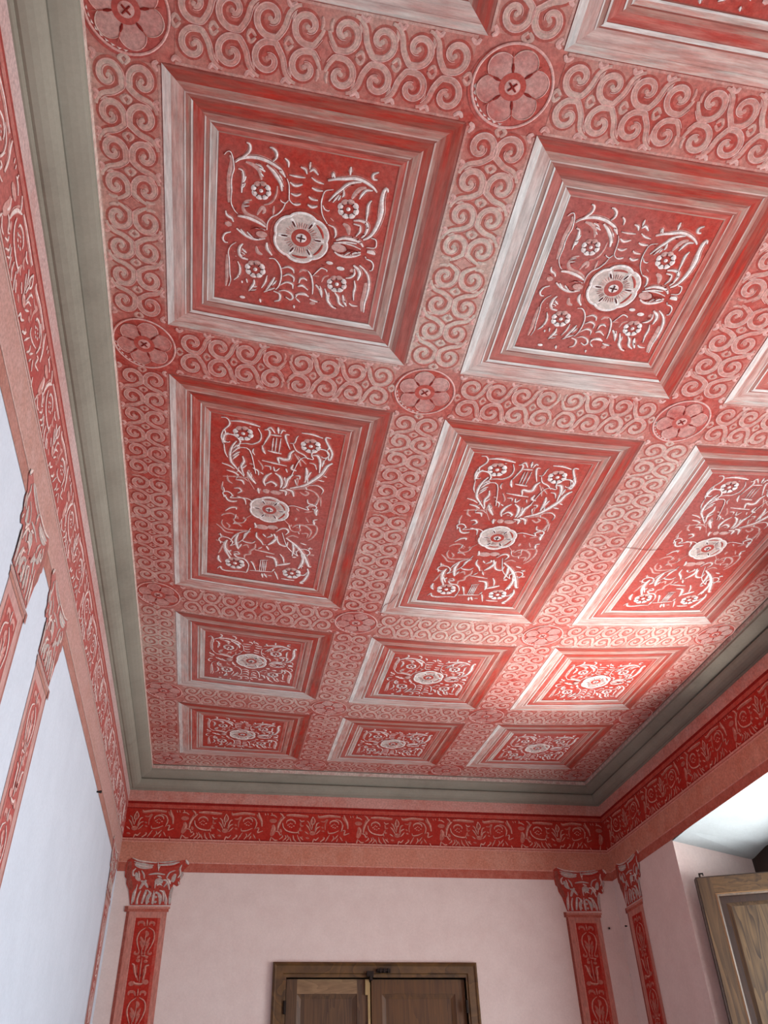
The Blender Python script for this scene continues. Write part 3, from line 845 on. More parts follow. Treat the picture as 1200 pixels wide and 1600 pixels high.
# grey plaster cornice, mitred: (distance from the wall, height)
PROF = [(.0, .9415), (.0030, .9418), (.0060, .9432), (.0062, .9446), (.0100, .9440), (.0170, .9462), (.0240, .9505), (.0290, .9560), (.0318, .9615), (.0325, .9660),
        (.0322, .9668), (.0270, .9672), (.0268, .9705), (.0330, .9708), (.0352, .9716), (.0420, .9738), (.0500, .9772), (.0575, .9812), (.0604, .9836), (.0606, .9880), (.0625, .9890), (.0632, .9995)]
def cornice(name, p0, p1, nrm, d):
    mb = MB(); rows = []
    for o, z in PROF:
        a = (p0[0]+nrm[0]*o+d[0]*o, p0[1]+nrm[1]*o+d[1]*o, z); b = (p1[0]+nrm[0]*o-d[0]*o, p1[1]+nrm[1]*o-d[1]*o, z)
        rows.append([tuple(a[t]+(b[t]-a[t])*k/12 for t in range(3)) for k in range(13)])
    for i in range(len(rows)-1): mb.strip(rows[i], rows[i+1], 'edge' if i == len(rows)-2 else 'plaster')
    back0 = [(p0[0], p0[1], 1.0), (p1[0], p1[1], 1.0)]
    mb.strip([rows[-1][0], rows[-1][-1]], back0, 'plaster')
    return struct(mb, name)
cornice('trim_1', (XL, YN), (XL, YF), (1, 0), (0, 1))
cornice('trim_2', (XL, YF), (XR, YF), (0, -1), (1, 0))
cornice('trim_3', (XR, YF), (XR, YN), (-1, 0), (0, -1))
cornice('trim_4', (XR, YN), (XL, YN), (0, 1), (-1, 0))
# ---------------------------------------------------------------- windows
for n_, (a, b) in enumerate(NICHES):
    mb = MB(); w = .12 if n_ == 0 else .05; x0, x1 = XB-.022, XB+.012; zt = HEADB+.012
    mb.box((x0, a, SILL), (x1, a+w, zt), 'oakd'); mb.box((x0, b-w, SILL), (x1, b, zt), 'oakd')
    mb.box((x0, a+w, zt-w), (x1, b-w, zt), 'oakd'); mb.box((x0, a+w, SILL), (x1, b-w, SILL+.03), 'oakd')
    struct(mb, 'window_%d' % (n_+1))
# ---------------------------------------------------------------- door in the far wall
dr = bpy.data.objects.new('door_1', None); COL.objects.link(dr); dr.location = W3((.4697, YF, ZB)); dr['kind'] = 'structure'
DO = (.4697, YF, ZB)
mb = MB(); FX0, FX1, FZ = .1748, .7652, .4675
def mitred(mb, o, i, k):
    """frame face between outer and inner outlines (x0,x1,top,depth)"""
    (ox0, ox1, oz, od), (ix0, ix1, iz, idp) = o, i
    mb.quad((ox0, YF-od, ZB), (ix0, YF-idp, ZB), (ix0, YF-idp, iz), (ox0, YF-od, oz), k)
    mb.quad((ix1, YF-idp, ZB), (ox1, YF-od, ZB), (ox1, YF-od, oz), (ix1, YF-idp, iz), k)
    mb.quad((ox0, YF-od, oz), (ix0, YF-idp, iz), (ix1, YF-idp, iz), (ox1, YF-od, oz), k)
lv = [(FX0, FX1, FZ, 0), (FX0, FX1, FZ, .010), (FX0+.006, FX1-.006, FZ-.006, .014), (FX0+.010, FX1-.010, FZ-.010, .010), (FX0+.028, FX1-.028, FZ-.028, .010),
      (FX0+.030, FX1-.030, FZ-.030, .006), (DX0, DX1, DZ, .006), (DX0, DX1, DZ, -.03)]
for i in range(len(lv)-1): mitred(mb, lv[i], lv[i+1], 'wood_frame')
mb.box((DX0-.01, YF+.022, ZB), (DX1+.01, YF+.03, DZ+.01), 'oakd')  # added backing board, closes the gap to outside light
mb.build('door_frame', dr, DO)
def leaf(mb, x0, x1, y, k, st, rail, zt, kr=None, dirn=1):
    th = .016
    mb.box((x0, y, ZB), (x0+st, y+th, zt), k); mb.box((x1-st, y, ZB), (x1, y+th, zt), k)
    mb.box((x0+st, y, zt-rail), (x1-st, y+th, zt), kr or k)
    lo = ZB
    for z0, z1 in ((zt-rail, -.02), (-.09, ZB+.09)):
        mb.box((x0+st, y+.007, z1), (x1-st, y+th, z0), k)
        a, b = x0+st, x1-st; q = .012
        for (o, i) in (((a, b, z1, z0, .0015), (a+q, b-q, z1+q, z0-q, .0065)),):
            A = [(o[0], y+o[4], o[2]), (o[1], y+o[4], o[2]), (o[1], y+o[4], o[3]), (o[0], y+o[4], o[3])]
            B = [(i[0], y+i[4], i[2]), (i[1], y+i[4], i[2]), (i[1], y+i[4], i[3]), (i[0], y+i[4], i[3])]
            for t in range(4): mb.quad(A[t], A[(t+1) % 4], B[(t+1) % 4], B[t], k)
    mb.box((x0+st, y, -.09), (x1-st, y+th, -.02), k); mb.box((x0+st, y, ZB), (x1-st, y+th, ZB+.09), k)
mb = MB(); leaf(mb, DX0+.002, .4440, YF+.004, 'wood_left', .030, .036, DZ-.003, 'wood_rail'); l1 = mb.build('door_leaf', dr, DO, 'dark walnut door leaf with a paler top rail')
mb = MB(); mb.box((.4440, YF-.002, ZB), (.4505, YF+.020, DZ-.012), 'wood_strip'); mb.box((.4370, YF-.003, DZ-.043), (.4480, YF+.004, DZ-.004), 'wood_strip')  # edge of the ajar leaf, the light it catches put into the colour
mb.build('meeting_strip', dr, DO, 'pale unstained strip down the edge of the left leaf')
mb = MB(); leaf(mb, .4560, DX1-.002, YF+.008, 'wood_right', .030, .036, DZ-.003); mb.build('door_leaf', dr, DO, 'reddish chestnut door leaf')
mb = MB(); mb.box((.4400, YF-.018, .430), (.4590, YF-.006, .4440), 'iron'); mb.box((.4480, YF-.020, .4210), (.4550, YF-.004, .4330), 'iron'); mb.build('door_catch', dr, DO)
mb = MB(); mb.box((.4680, YF-.016, .4400), (.5080, YF-.010, .4500), 'iron'); mb.box((.4700, YF-.021, .4425), (.5060, YF-.015, .4475), 'iron')
for xx in (.476, .487, .499): mb.box((xx, YF-.023, .4395), (xx+.004, YF-.010, .4505), 'iron')
mb.build('slide_bolt', dr, DO)
for xx in (DX0-.002, DX1-.004):
    mb = MB(); mb.hexa([(xx+.004*math.cos(t*PI/3), YF-.010+.004*math.sin(t*PI/3), .340) for t in range(6)], [(xx+.004*math.cos(t*PI/3), YF-.010+.004*math.sin(t*PI/3), .372) for t in range(6)], 'iron')
    mb.build('hinge', dr, DO)
# ---------------------------------------------------------------- painted ceiling: coffers
def ceil_strip(mb, x0, y0, x1, y1, X0, Y0, X1, Y1, k, h, n=6):
    """quad strip from edge (x0,y0)-(x1,y1) to edge (X0,Y0)-(X1,Y1), following the sag"""
    A = [ceil_map(x0+(x1-x0)*t/n, y0+(y1-y0)*t/n, h) for t in range(n+1)]
    B = [ceil_map(X0+(X1-X0)*t/n, Y0+(Y1-Y0)*t/n, h) for t in range(n+1)]
    mb.strip(A, B, k)
# painted mouldings, from the outer edge inwards: (width, colour, coat height)
LIT = [(.0105, 'white', .0010), (.0165, 'pale', .0007), (.0018, 'white', .0011), (.0065, 'greyp', .0007), (.0026, 'white', .0012), (.0006, 'brown', .0006), (.0140, 'red', .0006), (.0020, 'white', .0011),
       (.0050, 'greyp', .0008), (.0020, 'white', .0011), (.0070, 'grey', .0009), (.0018, 'white', .0012), (.0010, 'brown', .0007)]
LITB = [(.0100, 'grey', .0010), (.0190, 'pale', .0007), (.0022, 'brown', .0006), (.0050, 'white', .0012), (.0125, 'red', .0006), (.0070, 'greyp', .0009),
       (.0018, 'brown', .0006), (.0060, 'grey', .0008), (.0028, 'white', .0012), (.0016, 'brown', .0007)]
DARK = [(.0030, 'brown', .0006), (.0130, 'deep', .0007), (.0100, 'greyp', .0008), (.0020, 'pale', .0010), (.0040, 'brown', .0006), (.0110, 'deep', .0007), (.0030, 'brown', .0006),
        (.0080, 'greyp', .0009), (.0018, 'pale', .0011), (.0040, 'brown', .0007), (.0050, 'red', .0008), (.0018, 'greyp', .0010)]
DARKR = [(.0030, 'brown', .0006), (.0160, 'deep', .0007), (.0060, 'brown', .0006), (.0040, 'greyp', .0009), (.0020, 'pale', .0010), (.0110, 'deep', .0007), (.0018, 'pale', .0010),
        (.0090, 'greyp', .0008), (.0040, 'brown', .0007), (.0018, 'pale', .0010), (.0060, 'red', .0008), (.0020, 'greyp', .0010)]
INS = .0672
def side(name, kx, prof, x0, y0, x1, y1, par, org, label=None):
    """one mitred painted moulding of a coffer; kx = which side"""
    mb = MB(); tot = sum(p[0] for p in prof); d = 0
    for w, k, h in prof:
        a, b = d/tot*INS, (d+w)/tot*INS; d += w
        if kx == 'L': e = (x0+a, y0+a, x0+a, y1-a, x0+b, y0+b, x0+b, y1-b)
        if kx == 'R': e = (x1-a, y0+a, x1-a, y1-a, x1-b, y0+b, x1-b, y1-b)
        if kx == 'T': e = (x0+a, y0+a, x1-a, y0+a, x0+b, y0+b, x1-b, y0+b)
        if kx == 'B': e = (x0+a, y1-a, x1-a, y1-a, x0+b, y1-b, x1-b, y1-b)
        ceil_strip(mb, *e, k+('y' if kx in 'LR' else 'x'), h, 14 if y1-y0 > .5 else 8)
    return mb.build(name, par, org, label)
def petals6(mb, cx, cy, R, mp, rot, body, edge, inner, dark):
    """six-lobed rosette: filled lobes, light rim, slits between the lobes"""
    n = 72
    def rad(t):
        return R*(.87+.13*abs(math.cos(3*(t-rot)))**.4)
    i0 = [(cx+R*.34*math.cos(2*PI*j/n), cy+R*.34*math.sin(2*PI*j/n)) for j in range(n+1)]
    i1 = [(cx+rad(2*PI*j/n)*math.cos(2*PI*j/n), cy+rad(2*PI*j/n)*math.sin(2*PI*j/n)) for j in range(n+1)]
    mb.strip([mp(*p, H2) for p in i0], [mp(*p, H3) for p in i1], body)
    ribbon(mb, i1, R*.10, edge, mp, H3, H4, 0)
    for q in range(6):
        t = rot+PI/6+q*PI/3
        a, b = (cx+R*.50*math.cos(t), cy+R*.50*math.sin(t)), (cx+R*.84*math.cos(t), cy+R*.84*math.sin(t))
        ribbon(mb, smooth([a, b]), R*.15, edge, mp, H3, H4, .2)
        ribbon(mb, smooth([a, (a[0]*.35+b[0]*.65, a[1]*.35+b[1]*.65)]), R*.07, dark, mp, H4, H5, .3)
        if inner:
            for s_ in (-.33, -.17, 0, .17, .33):
                tt = rot+q*PI/3+s_
                ribbon(mb, smooth([(cx+R*.40*math.cos(tt), cy+R*.40*math.sin(tt)), (cx+R*(.55+.1*random.random())*math.cos(tt), cy+R*.62*math.sin(tt))]), R*.05, inner, mp, H3, H4)
def cross(mb, cx, cy, r, mp, k, rot):
    for q in range(2):
        t = rot+q*PI/2
        ribbon(mb, smooth([(cx-r*math.cos(t), cy-r*math.sin(t)), (cx+r*math.cos(t), cy+r*math.sin(t))]), r*.42, k, mp, H4+.0004, H5+.0004, .3)
def daisy(mb, cx, cy, r, mp, keys=('W', 'P', 'D'), rot=.2):
    kw, kp, kd = keys
    disc(mb, cx, cy, r*.62, r*.62, 'field', mp, H1, H2, 16)
    for q in range(8):
        t = rot+q*PI/4
        disc(mb, cx+r*.74*math.cos(t), cy+r*.74*math.sin(t), r*.25, r*.34, kw if q % 8 not in (5, 6) else kp, mp, H2, H4, 10, t)
        t += PI/8
        ribbon(mb, smooth([(cx+r*.42*math.cos(t), cy+r*.42*math.sin(t)), (cx+r*.78*math.cos(t), cy+r*.78*math.sin(t))]), r*.10, kd, mp, H4, H5, .3)
    disc(mb, cx, cy, r*.20, r*.20, kw, mp, H3, H5, 8)
def coffer(i, j, label, group):
    x0, x1 = COLS[j]; y0, y1 = ROWS[i]
    if i == 0: y0 = max(y0, .0)
    cxp, cyp = (x0+x1)/2, (y0+y1)/2; org = (cxp, cyp, zc(cxp, cyp))
    kind = 'long' if i == 2 else 'square'
    t = thing('painted_coffer', org, label, 'ceiling panel', group)
    side('moulding', 'L', LIT, x0, y0, x1, y1, t, org, 'pale chalky moulding on the left side')
    side('moulding', 'B', LITB, x0, y0, x1, y1, t, org, 'pale moulding on the side nearest the far wall')
    side('moulding', 'T', DARK, x0, y0, x1, y1, t, org, 'dark red moulding on the side away from the far wall')
    side('moulding', 'R', DARKR, x0, y0, x1, y1, t, org, 'dark red moulding on the right side')
    mb = MB(); a, b, c, d = x0+INS, x1-INS, y0+INS, y1-INS; n = 10
    for q in range(n):
        ya, yb = c+(d-c)*q/n, c+(d-c)*(q+1)/n
        mb.strip([ceil_map(a+(b-a)*s/8, ya, .0005) for s in range(9)], [ceil_map(a+(b-a)*s/8, yb, .0005) for s in range(9)], 'field')
    mb.build('field', t, org)
    if i == 0: lim = .30
    else: lim = -9
    groups = {}
    for raw in ORN[kind]:
        g, k, w, pts = unpack(raw)
        pts = [(x0+(x1-x0)*p[0]/2000, y0+(y1-y0)*p[1]/2000) for p in pts]
        if i == 0 and max(p[1] for p in pts) < .2: continue
        if g == 'f':
            fm = MB(); daisy(fm, pts[0][0], pts[0][1], w, ceil_map); fm.build('corner_flower', t, org); continue
        key = g
        if g == 'l': key = 'l0' if pts[0][1] < cyp else 'l1'
        else: key = 's%d%d' % (pts[0][1] < cyp, pts[0][0] < cxp)
        brush(groups.setdefault(key, MB()), k, w, pts, ceil_map)
    if kind == 'long':                                        # small tendrils curling beside the flower
        for sx_ in (-1, 1):
            for yy, rr, dd in ((-.165, .021, 1), (-.085, .017, -1), (-.020, .012, 1), (.050, .015, -1), (.125, .019, 1)):
                px0 = cxp+sx_*(.068+.012*dd); py0 = cyp-.012+yy
                g = groups.setdefault('s%d%d' % (yy < 0, sx_ < 0), MB())
                sp_ = [(px0+sx_*rr*(1-.075*a)*math.cos(2.4+a*.55), py0+dd*rr*(1-.075*a)*math.sin(2.4+a*.55)) for a in range(12)]
                st_ = [(cxp+sx_*.030, cyp-.012+yy*.55), (cxp+sx_*.044, cyp-.012+yy*.9)]
                brush(g, 'W' if dd > 0 else 'P', .0022, st_+sp_, ceil_map)
                for q in (2, 5, 8):
                    a = sp_[q]; brush(g, 'W', .0030, [a, (a[0]+sx_*.010*math.cos(q), a[1]+.010*math.sin(q)*dd-.003)], ceil_map)
    for key, g in groups.items(): g.build('lyre' if key[0] == 'l' else 'leaf_scroll', t, org)
    fx, fy = (x0+(x1-x0)*.5025, y0+(y1-y0)*(.504 if kind == 'square' else .488))
    R = .0365
    if not (i == 0 and fy < .2):
        fm = MB(); ring(fm, fx, fy, R*1.12, .0035, 'brown', ceil_map, H1, H2)
        petals6(fm, fx, fy, R, ceil_map, .5, 'greyw', 'W', 'P', 'D')
        for q in ((0, 1, 5) if (i+j) % 2 else (0, 4, 5)):
            ring(fm, fx, fy, R*.80, R*.10, 'field', ceil_map, H3, H4, 10, .5+q*PI/3-.36, .5+q*PI/3+.36)
        f_ = fm.build('central_flower', t, org)
        cm = MB(); disc(cm, fx, fy, R*.38, R*.38, 'field', ceil_map, H2, H3, 20); disc(cm, fx, fy, R*.20, R*.18, 'W', ceil_map, H3, H4, 14); cross(cm, fx, fy, R*.15, ceil_map, 'D', .05)
        cm.build('flower_centre', f_, org)
    for pl in CRACK.get((i, j), ()):
        cm = MB(); ribbon(cm, smooth(pl, 3), .0014, 'OD', ceil_map, H5, H5+.0004, .5); cm.build('crack', t, org)
    return t
CRACK = {(2, 2): ([(0.7096, 1.2266), (0.7481, 1.2304), (0.7847, 1.2349), (0.8165, 1.2312)],), (2, 1): ([(0.2987, 1.5444), (0.2998, 1.5033), (0.3109, 1.4879), (0.3202, 1.4499)],)}
CN = ['leftmost', 'middle', 'rightmost']
RN = ['', 'in the row beyond the tall lyre coffers, towards the viewer', '', 'in the last row but one before the far wall', 'in the row along the far cornice']
for i in range(5):
    for j in range(3):
        x0, x1 = COLS[j]; y0, y1 = ROWS[i]
        pts = [(x0+(x1-x0)*a/6, y0+(y1-y0)*b/6, zc(x0, y0)) for a in range(7) for b in range(7)]
        if not seen(pts, 0): continue
        if i == 2: lab = '%s of the three tall red coffers painted with two lyres and a flower' % CN[j]; grp = 'tall lyre coffers'
        elif i == 0: lab = 'red coffer cut off by the top edge of the photo, the %s one' % CN[j]; grp = 'square flower coffers'
        else: lab = '%s red flower coffer %s' % (CN[j], RN[i]); grp = 'square flower coffers'
        coffer(i, j, lab, grp)
# ---------------------------------------------------------------- painted ceiling: rosettes where the bands cross
def rosette(i, j, label):
    x, y = RX[j], RY[i]; R = .0465
    org = (x, y, zc(x, y)); t = thing('painted_rosette', org, label, 'rosette', 'rosettes at the crossings of the ceiling bands')
    mb = MB(); disc(mb, x-.002, y+.002, R*1.06, R*1.06, 'rdeep', ceil_map, .0005, .0007, 36)
    mb.build('disc', t, org)
    mb = MB(); ring(mb, x, y, R, .0030, 'ring', ceil_map, .0010, .0015, 48)
    for q in range(9):
        a = PI*.52+q*.17
        disc(mb, x+R*.93*math.cos(a), y+R*.93*math.sin(a), .0016, .0034, 'white', ceil_map, .0009, .0014, 3, a)
    mb.build('rim', t, org)
    mb = MB()
    rot = .3+.5*((i*3+j) % 4)
    for q in range(6):
        a = rot+q*PI/3
        disc(mb, x+R*.56*math.cos(a), y+R*.56*math.sin(a), R*.36, R*.33, 'petal', ceil_map, .0009, .0013, 18, a)
        ring(mb, x+R*.56*math.cos(a), y+R*.56*math.sin(a), R*.335, .0014, 'ring' if q % 2 else 'sP', ceil_map, .0012, .0016, 16, a-1.5, a+1.5)
        a += PI/6
        ribbon(mb, smooth([(x+R*.34*math.cos(a), y+R*.34*math.sin(a)), (x+R*.55*math.cos(a), y+R*.55*math.sin(a))]), .0038, 'OD', ceil_map, .0014, .0018, .7)
        ribbon(mb, smooth([(x+R*.5*math.cos(a), y+R*.5*math.sin(a)), (x+R*.82*math.cos(a), y+R*.82*math.sin(a))]), .0018, 'sD', ceil_map, .0013, .0016, .6)
    mb.build('petals', t, org)
    mb = MB(); disc(mb, x, y, R*.34, R*.34, 'rdeep', ceil_map, .0012, .0014, 20); disc(mb, x, y, R*.20, R*.19, 'sW', ceil_map, .0014, .0019, 14)
    cross(mb, x, y, R*.14, ceil_map, 'OD', .75); mb.build('button', t, org)
RC = ['leftmost', 'second from left', 'third from left', 'fourth from left']
RR = ['in the topmost row', 'in the row above the tall coffers', 'in the row below the tall coffers', 'between the last two coffer rows', 'along the far cornice, half hidden']
for i in range(5):
    for j in range(4):
        x, y = RX[j], RY[i]
        if seen([(x+a, y+b, zc(x, y)) for a in (-.045, 0, .045) for b in (-.045, 0, .045)], 0):
            rosette(i, j, 'round red painted rosette, %s %s' % (RC[j], RR[i]))
# ---------------------------------------------------------------- painted ceiling: running-scroll bands
def dog(mb, cx, cy, p, s, mp, dirv, rad, head=False):
    """one running scroll: S-shaped stem sweeping in from the scroll before and curling up; local x across the band, y along it"""
    j1, j2 = random.uniform(.94, 1.06), random.uniform(-.03, .03)
    q = [(-.46, -.98), (-.44, -.72), (-.24, -.50), (.10, -.40), (.35, -.24)]
    if head: q = q[2:]
    for a in range(0, 12):
        th = -.35+a*.60; r = (.44-.033*a)*j1
        q.append((r*math.cos(th)+j2, r*math.sin(th)))
    pts = smooth([(x*s*rad, y*dirv*p) for x, y in q], 3)
    def at(x, y, h): return mp(cx+x, cy+y, h)
    fl = s*dirv
    ribbon(mb, pts[2:], p*.36, 'sD', at, .0004, .0006, .6)
    ribbon(mb, pts[2:], p*.18, 'sP', at, .0006, .0008, .7)
    ribbon(mb, pts[4:], p*.036, 'sW', at, .0008, .0010, .5, off=2.4, flip=-fl)
    ribbon(mb, pts[10:], p*.026, 'sW', at, .0008, .0010, .5, off=2.2, flip=fl)
    disc(mb, cx+(.02+j2)*s*rad, cy, p*.075, p*.075, 'sP', mp, .0006, .0009, 8)
    # tufts of leaf filling the corners
    for x0, y0, x1, y1, x2, y2, w, k in ((-.50, .34, -.40, .50, -.52, .60, .13, 'sW'), (.48, .36, .36, .50, .50, .60, .11, 'sP'), (-.30, -.66, -.14, -.62, .02, -.66, .09, 'sP')):
        ribbon(mb, smooth([(s*x0*rad, dirv*y0*p), (s*x1*rad, dirv*y1*p), (s*x2*rad, dirv*y2*p)]), p*w, k, at, .0006, .0009)
def band(along, a0, a1, c0, c1, label, group):
    """along 'y': runs in depth; 'x': runs across. a0..a1 its run, c0..c1 its width"""
    mp = (lambda c, a, h: ceil_map(c, a, h)) if along == 'y' else (lambda c, a, h: ceil_map(a, c, h))
    mb = MB(); n = 16; w = c1-c0; e = .0042
    for u0, u1, k, h in ((c0+.0012, c0+e, 'bedge', .0005), (c0+e, c0+w*.30, 'sbase', .0003), (c0+w*.30, c1-w*.30, 'band', .0003), (c1-w*.30, c1-e, 'sbase', .0003), (c1-e, c1-.0012, 'bedge', .0005)):
        mb.strip([mp(u0, a0+(a1-a0)*t/n, h) for t in range(n+1)], [mp(u1, a0+(a1-a0)*t/n, h) for t in range(n+1)], k)
    half = (w-2*e)/2; L = a1-a0; N = max(4, round(L/.0435)); p = L/N; cm = (c0+c1)/2
    for s, c in ((1, cm-half*.49), (-1, cm+half*.49)):
        for q in range(N):
            k0 = math.ceil(N*.38); d = 1 if q >= k0 else -1
            a = a0+(q+.5)*p
            rad = half*.98
            ss = s if along == 'y' else s
            dog(mb, c, a, p*.98, ss, mp, d, rad, q in (k0-1, k0))
    cc = (cm, (a0+a1)/2) if along == 'y' else ((a0+a1)/2, cm)
    ob = mb.build('scroll_band', None, (cc[0], cc[1], zc(*cc)))
    return tag(ob, label, 'painted border', group)
VX = [(EL, -.1449), (.2102, .2976), (.6434, .7391), (1.0913, ER)]
HY = [(.3638, .4598), (.8347, .9328), (1.5362, 1.6467), (2.0106, 2.1161), (2.4738, EF)]
VN = ['by the left cornice', 'left of the middle coffers', 'right of the middle coffers', 'by the right cornice']
VR = ['cut by the top of the photo', 'in the upper full coffer row', 'in the tall coffer row', 'in the last row but one', 'in the last coffer row']
HN = ['left', 'middle', 'right']
HR = ['above the upper full coffer row', 'above the tall coffers', 'below the tall coffers', 'between the last two coffer rows', 'along the far cornice']
ends = [EN]+RY
for j in range(4):
    for i in range(5):
        a0 = (ends[i]+.0520) if i else .10; a1 = ends[i+1]-.0520
        c0, c1 = VX[j]
        if not seen([(c, a0+(a1-a0)*t/8, zc(c, a0)) for c in (c0, c1) for t in range(9)], 0): continue
        band('y', a0, a1, c0, c1, 'pink scroll band %s, %s' % (VN[j], VR[i]), 'lengthwise scroll bands of the ceiling')
for i in range(5):
    for j in range(3):
        a0, a1 = RX[j]+.0520, RX[j+1]-.0520; c0, c1 = HY[i]
        if not seen([(a0+(a1-a0)*t/8, c, zc(a0, c)) for c in (c0, c1) for t in range(9)], 0): continue
        band('x', a0, a1, c0, c1, 'crosswise pink scroll band %s, %s one' % (HR[i], HN[j]), 'crosswise scroll bands of the ceiling')
# ---------------------------------------------------------------- painted friezes
M['fadW'] = paint('bleached_light', (238, 222, 216), (224, 196, 188), None, fine=40)  # left-wall paints from here on: window glare put into paler colours
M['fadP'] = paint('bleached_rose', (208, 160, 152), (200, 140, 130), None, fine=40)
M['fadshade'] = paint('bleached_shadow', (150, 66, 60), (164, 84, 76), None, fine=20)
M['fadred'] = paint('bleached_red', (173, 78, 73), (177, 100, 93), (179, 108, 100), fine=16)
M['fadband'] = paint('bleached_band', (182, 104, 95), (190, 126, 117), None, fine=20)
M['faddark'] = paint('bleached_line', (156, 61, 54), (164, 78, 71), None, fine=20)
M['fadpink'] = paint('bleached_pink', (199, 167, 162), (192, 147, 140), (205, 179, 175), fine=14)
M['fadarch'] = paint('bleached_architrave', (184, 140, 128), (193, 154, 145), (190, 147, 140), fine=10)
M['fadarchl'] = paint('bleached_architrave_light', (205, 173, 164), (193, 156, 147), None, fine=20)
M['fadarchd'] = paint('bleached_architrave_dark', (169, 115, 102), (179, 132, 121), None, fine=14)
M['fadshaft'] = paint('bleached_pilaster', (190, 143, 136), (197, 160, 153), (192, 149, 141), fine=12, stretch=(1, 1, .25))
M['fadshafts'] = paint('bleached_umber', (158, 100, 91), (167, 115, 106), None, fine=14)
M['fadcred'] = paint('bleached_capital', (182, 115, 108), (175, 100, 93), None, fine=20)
GLARE = {'fW': 'fadW', 'fP': 'fadP', 'fshade': 'fadshade', 'fred': 'fadred', 'fband': 'fadband', 'fdark': 'faddark', 'fpink': 'fadpink', 'arch': 'fadarch', 'archl': 'fadarchl', 'archd': 'fadarchd', 'shaft': 'fadshaft', 'shafts': 'fadshafts', 'cred': 'fadcred', 'cdark': 'fadshade'}
def add_glare(before):  # swaps left-wall paints for the copies with glare in the colour
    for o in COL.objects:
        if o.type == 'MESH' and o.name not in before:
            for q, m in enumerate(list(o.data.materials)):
                for a, b in GLARE.items():
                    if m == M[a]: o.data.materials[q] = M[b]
FK = ('fW', 'fP', 'fshade')
M['fshade'] = paint('frieze_shadow', (120, 16, 12), (136, 28, 20), None, fine=20)
def frieze(mp, a0, a1, phase, org, label, visible):
    t = thing('painted_frieze', org, label, 'frieze')
    def bands(name, rows, lab=None):
        mb = MB()
        for z0, z1, k, h in rows:
            n = 12; mb.strip([mp(a0+(a1-a0)*q/n, z0, h) for q in range(n+1)], [mp(a0+(a1-a0)*q/n, z1, h) for q in range(n+1)], k)
        mb.build(name, t, org, lab)
    bands('upper_border', [(Z2, Z1+.002, 'fpink', .0006), (Z2b, Z2, 'fdark', .0006), (Z2c+.003, Z2b, 'fband', .0009), (Z2c, Z2c+.003, 'fdark', .0006)], 'worn pink strip over red lines')
    bands('red_field', [(Z3+.004, Z2c, 'fred', .0005), (Z3, Z3+.004, 'fdark', .0006)])
    bands('architrave', [(Z3b, Z3, 'archl', .0010), (Z3b-.003, Z3b, 'archd', .0006), (Z3b-.006, Z3b-.003, 'archl', .0009), (Z3c, Z3b-.006, 'arch', .0007), (Z3c-.003, Z3c, 'archl', .0010), (Z4, Z3c-.003, 'archd', .0006)], 'brownish pink architrave below the ornament')
    PER = .2682
    k0 = math.floor((a0-phase)/PER)-1
    names = {'u': 'urn', 'a': 'leaf_scroll', 'b': 'leaf_scroll', 'p': 'palmette'}
    for kk in range(k0, k0+16):
        c = phase+.1285+kk*PER                                   # palmette axis
        for g in 'uapb':
            mb = MB(); ok = False
            for raw in ORN['frieze']:
                gg, k, w, pts = unpack(raw)
                if gg != g: continue
                P_ = [(c+p[0]*1e-4, .8+p[1]*1e-4+.0015) for p in pts]
                if min(p[0] for p in P_) < a0+.003 or max(p[0] for p in P_) > a1-.003: continue
                brush(mb, k, w, P_, mp, FK, .0034); ok = True
            if g in 'ab' and ok:
                s = -1 if g == 'a' else 1
                cx = c+s*.0337
                if a0+.02 < cx < a1-.02: disc(mb, cx, .8135, .0028, .0028, 'fP', mp, H2, H4, 8)
            if ok and visible(mp, c): mb.build(names[g], t, org)
    return t
vis = lambda mp, c: seen([mp(c-.1, .85, 0), mp(c, .75, 0), mp(c+.1, .85, 0)], 60)
frieze(far_map, XL, XR, .1495, ((XL+XR)/2, YF, .7), 'painted red frieze of urns and palmettes across the far wall above the door', vis)
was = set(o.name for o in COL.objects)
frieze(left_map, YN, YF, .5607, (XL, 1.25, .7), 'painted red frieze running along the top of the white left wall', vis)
add_glare(was)
frieze(right_map, -YF, -YN, -2.333, (XR, 1.25, .7), 'painted dark red frieze on the right wall above the window recess', vis)
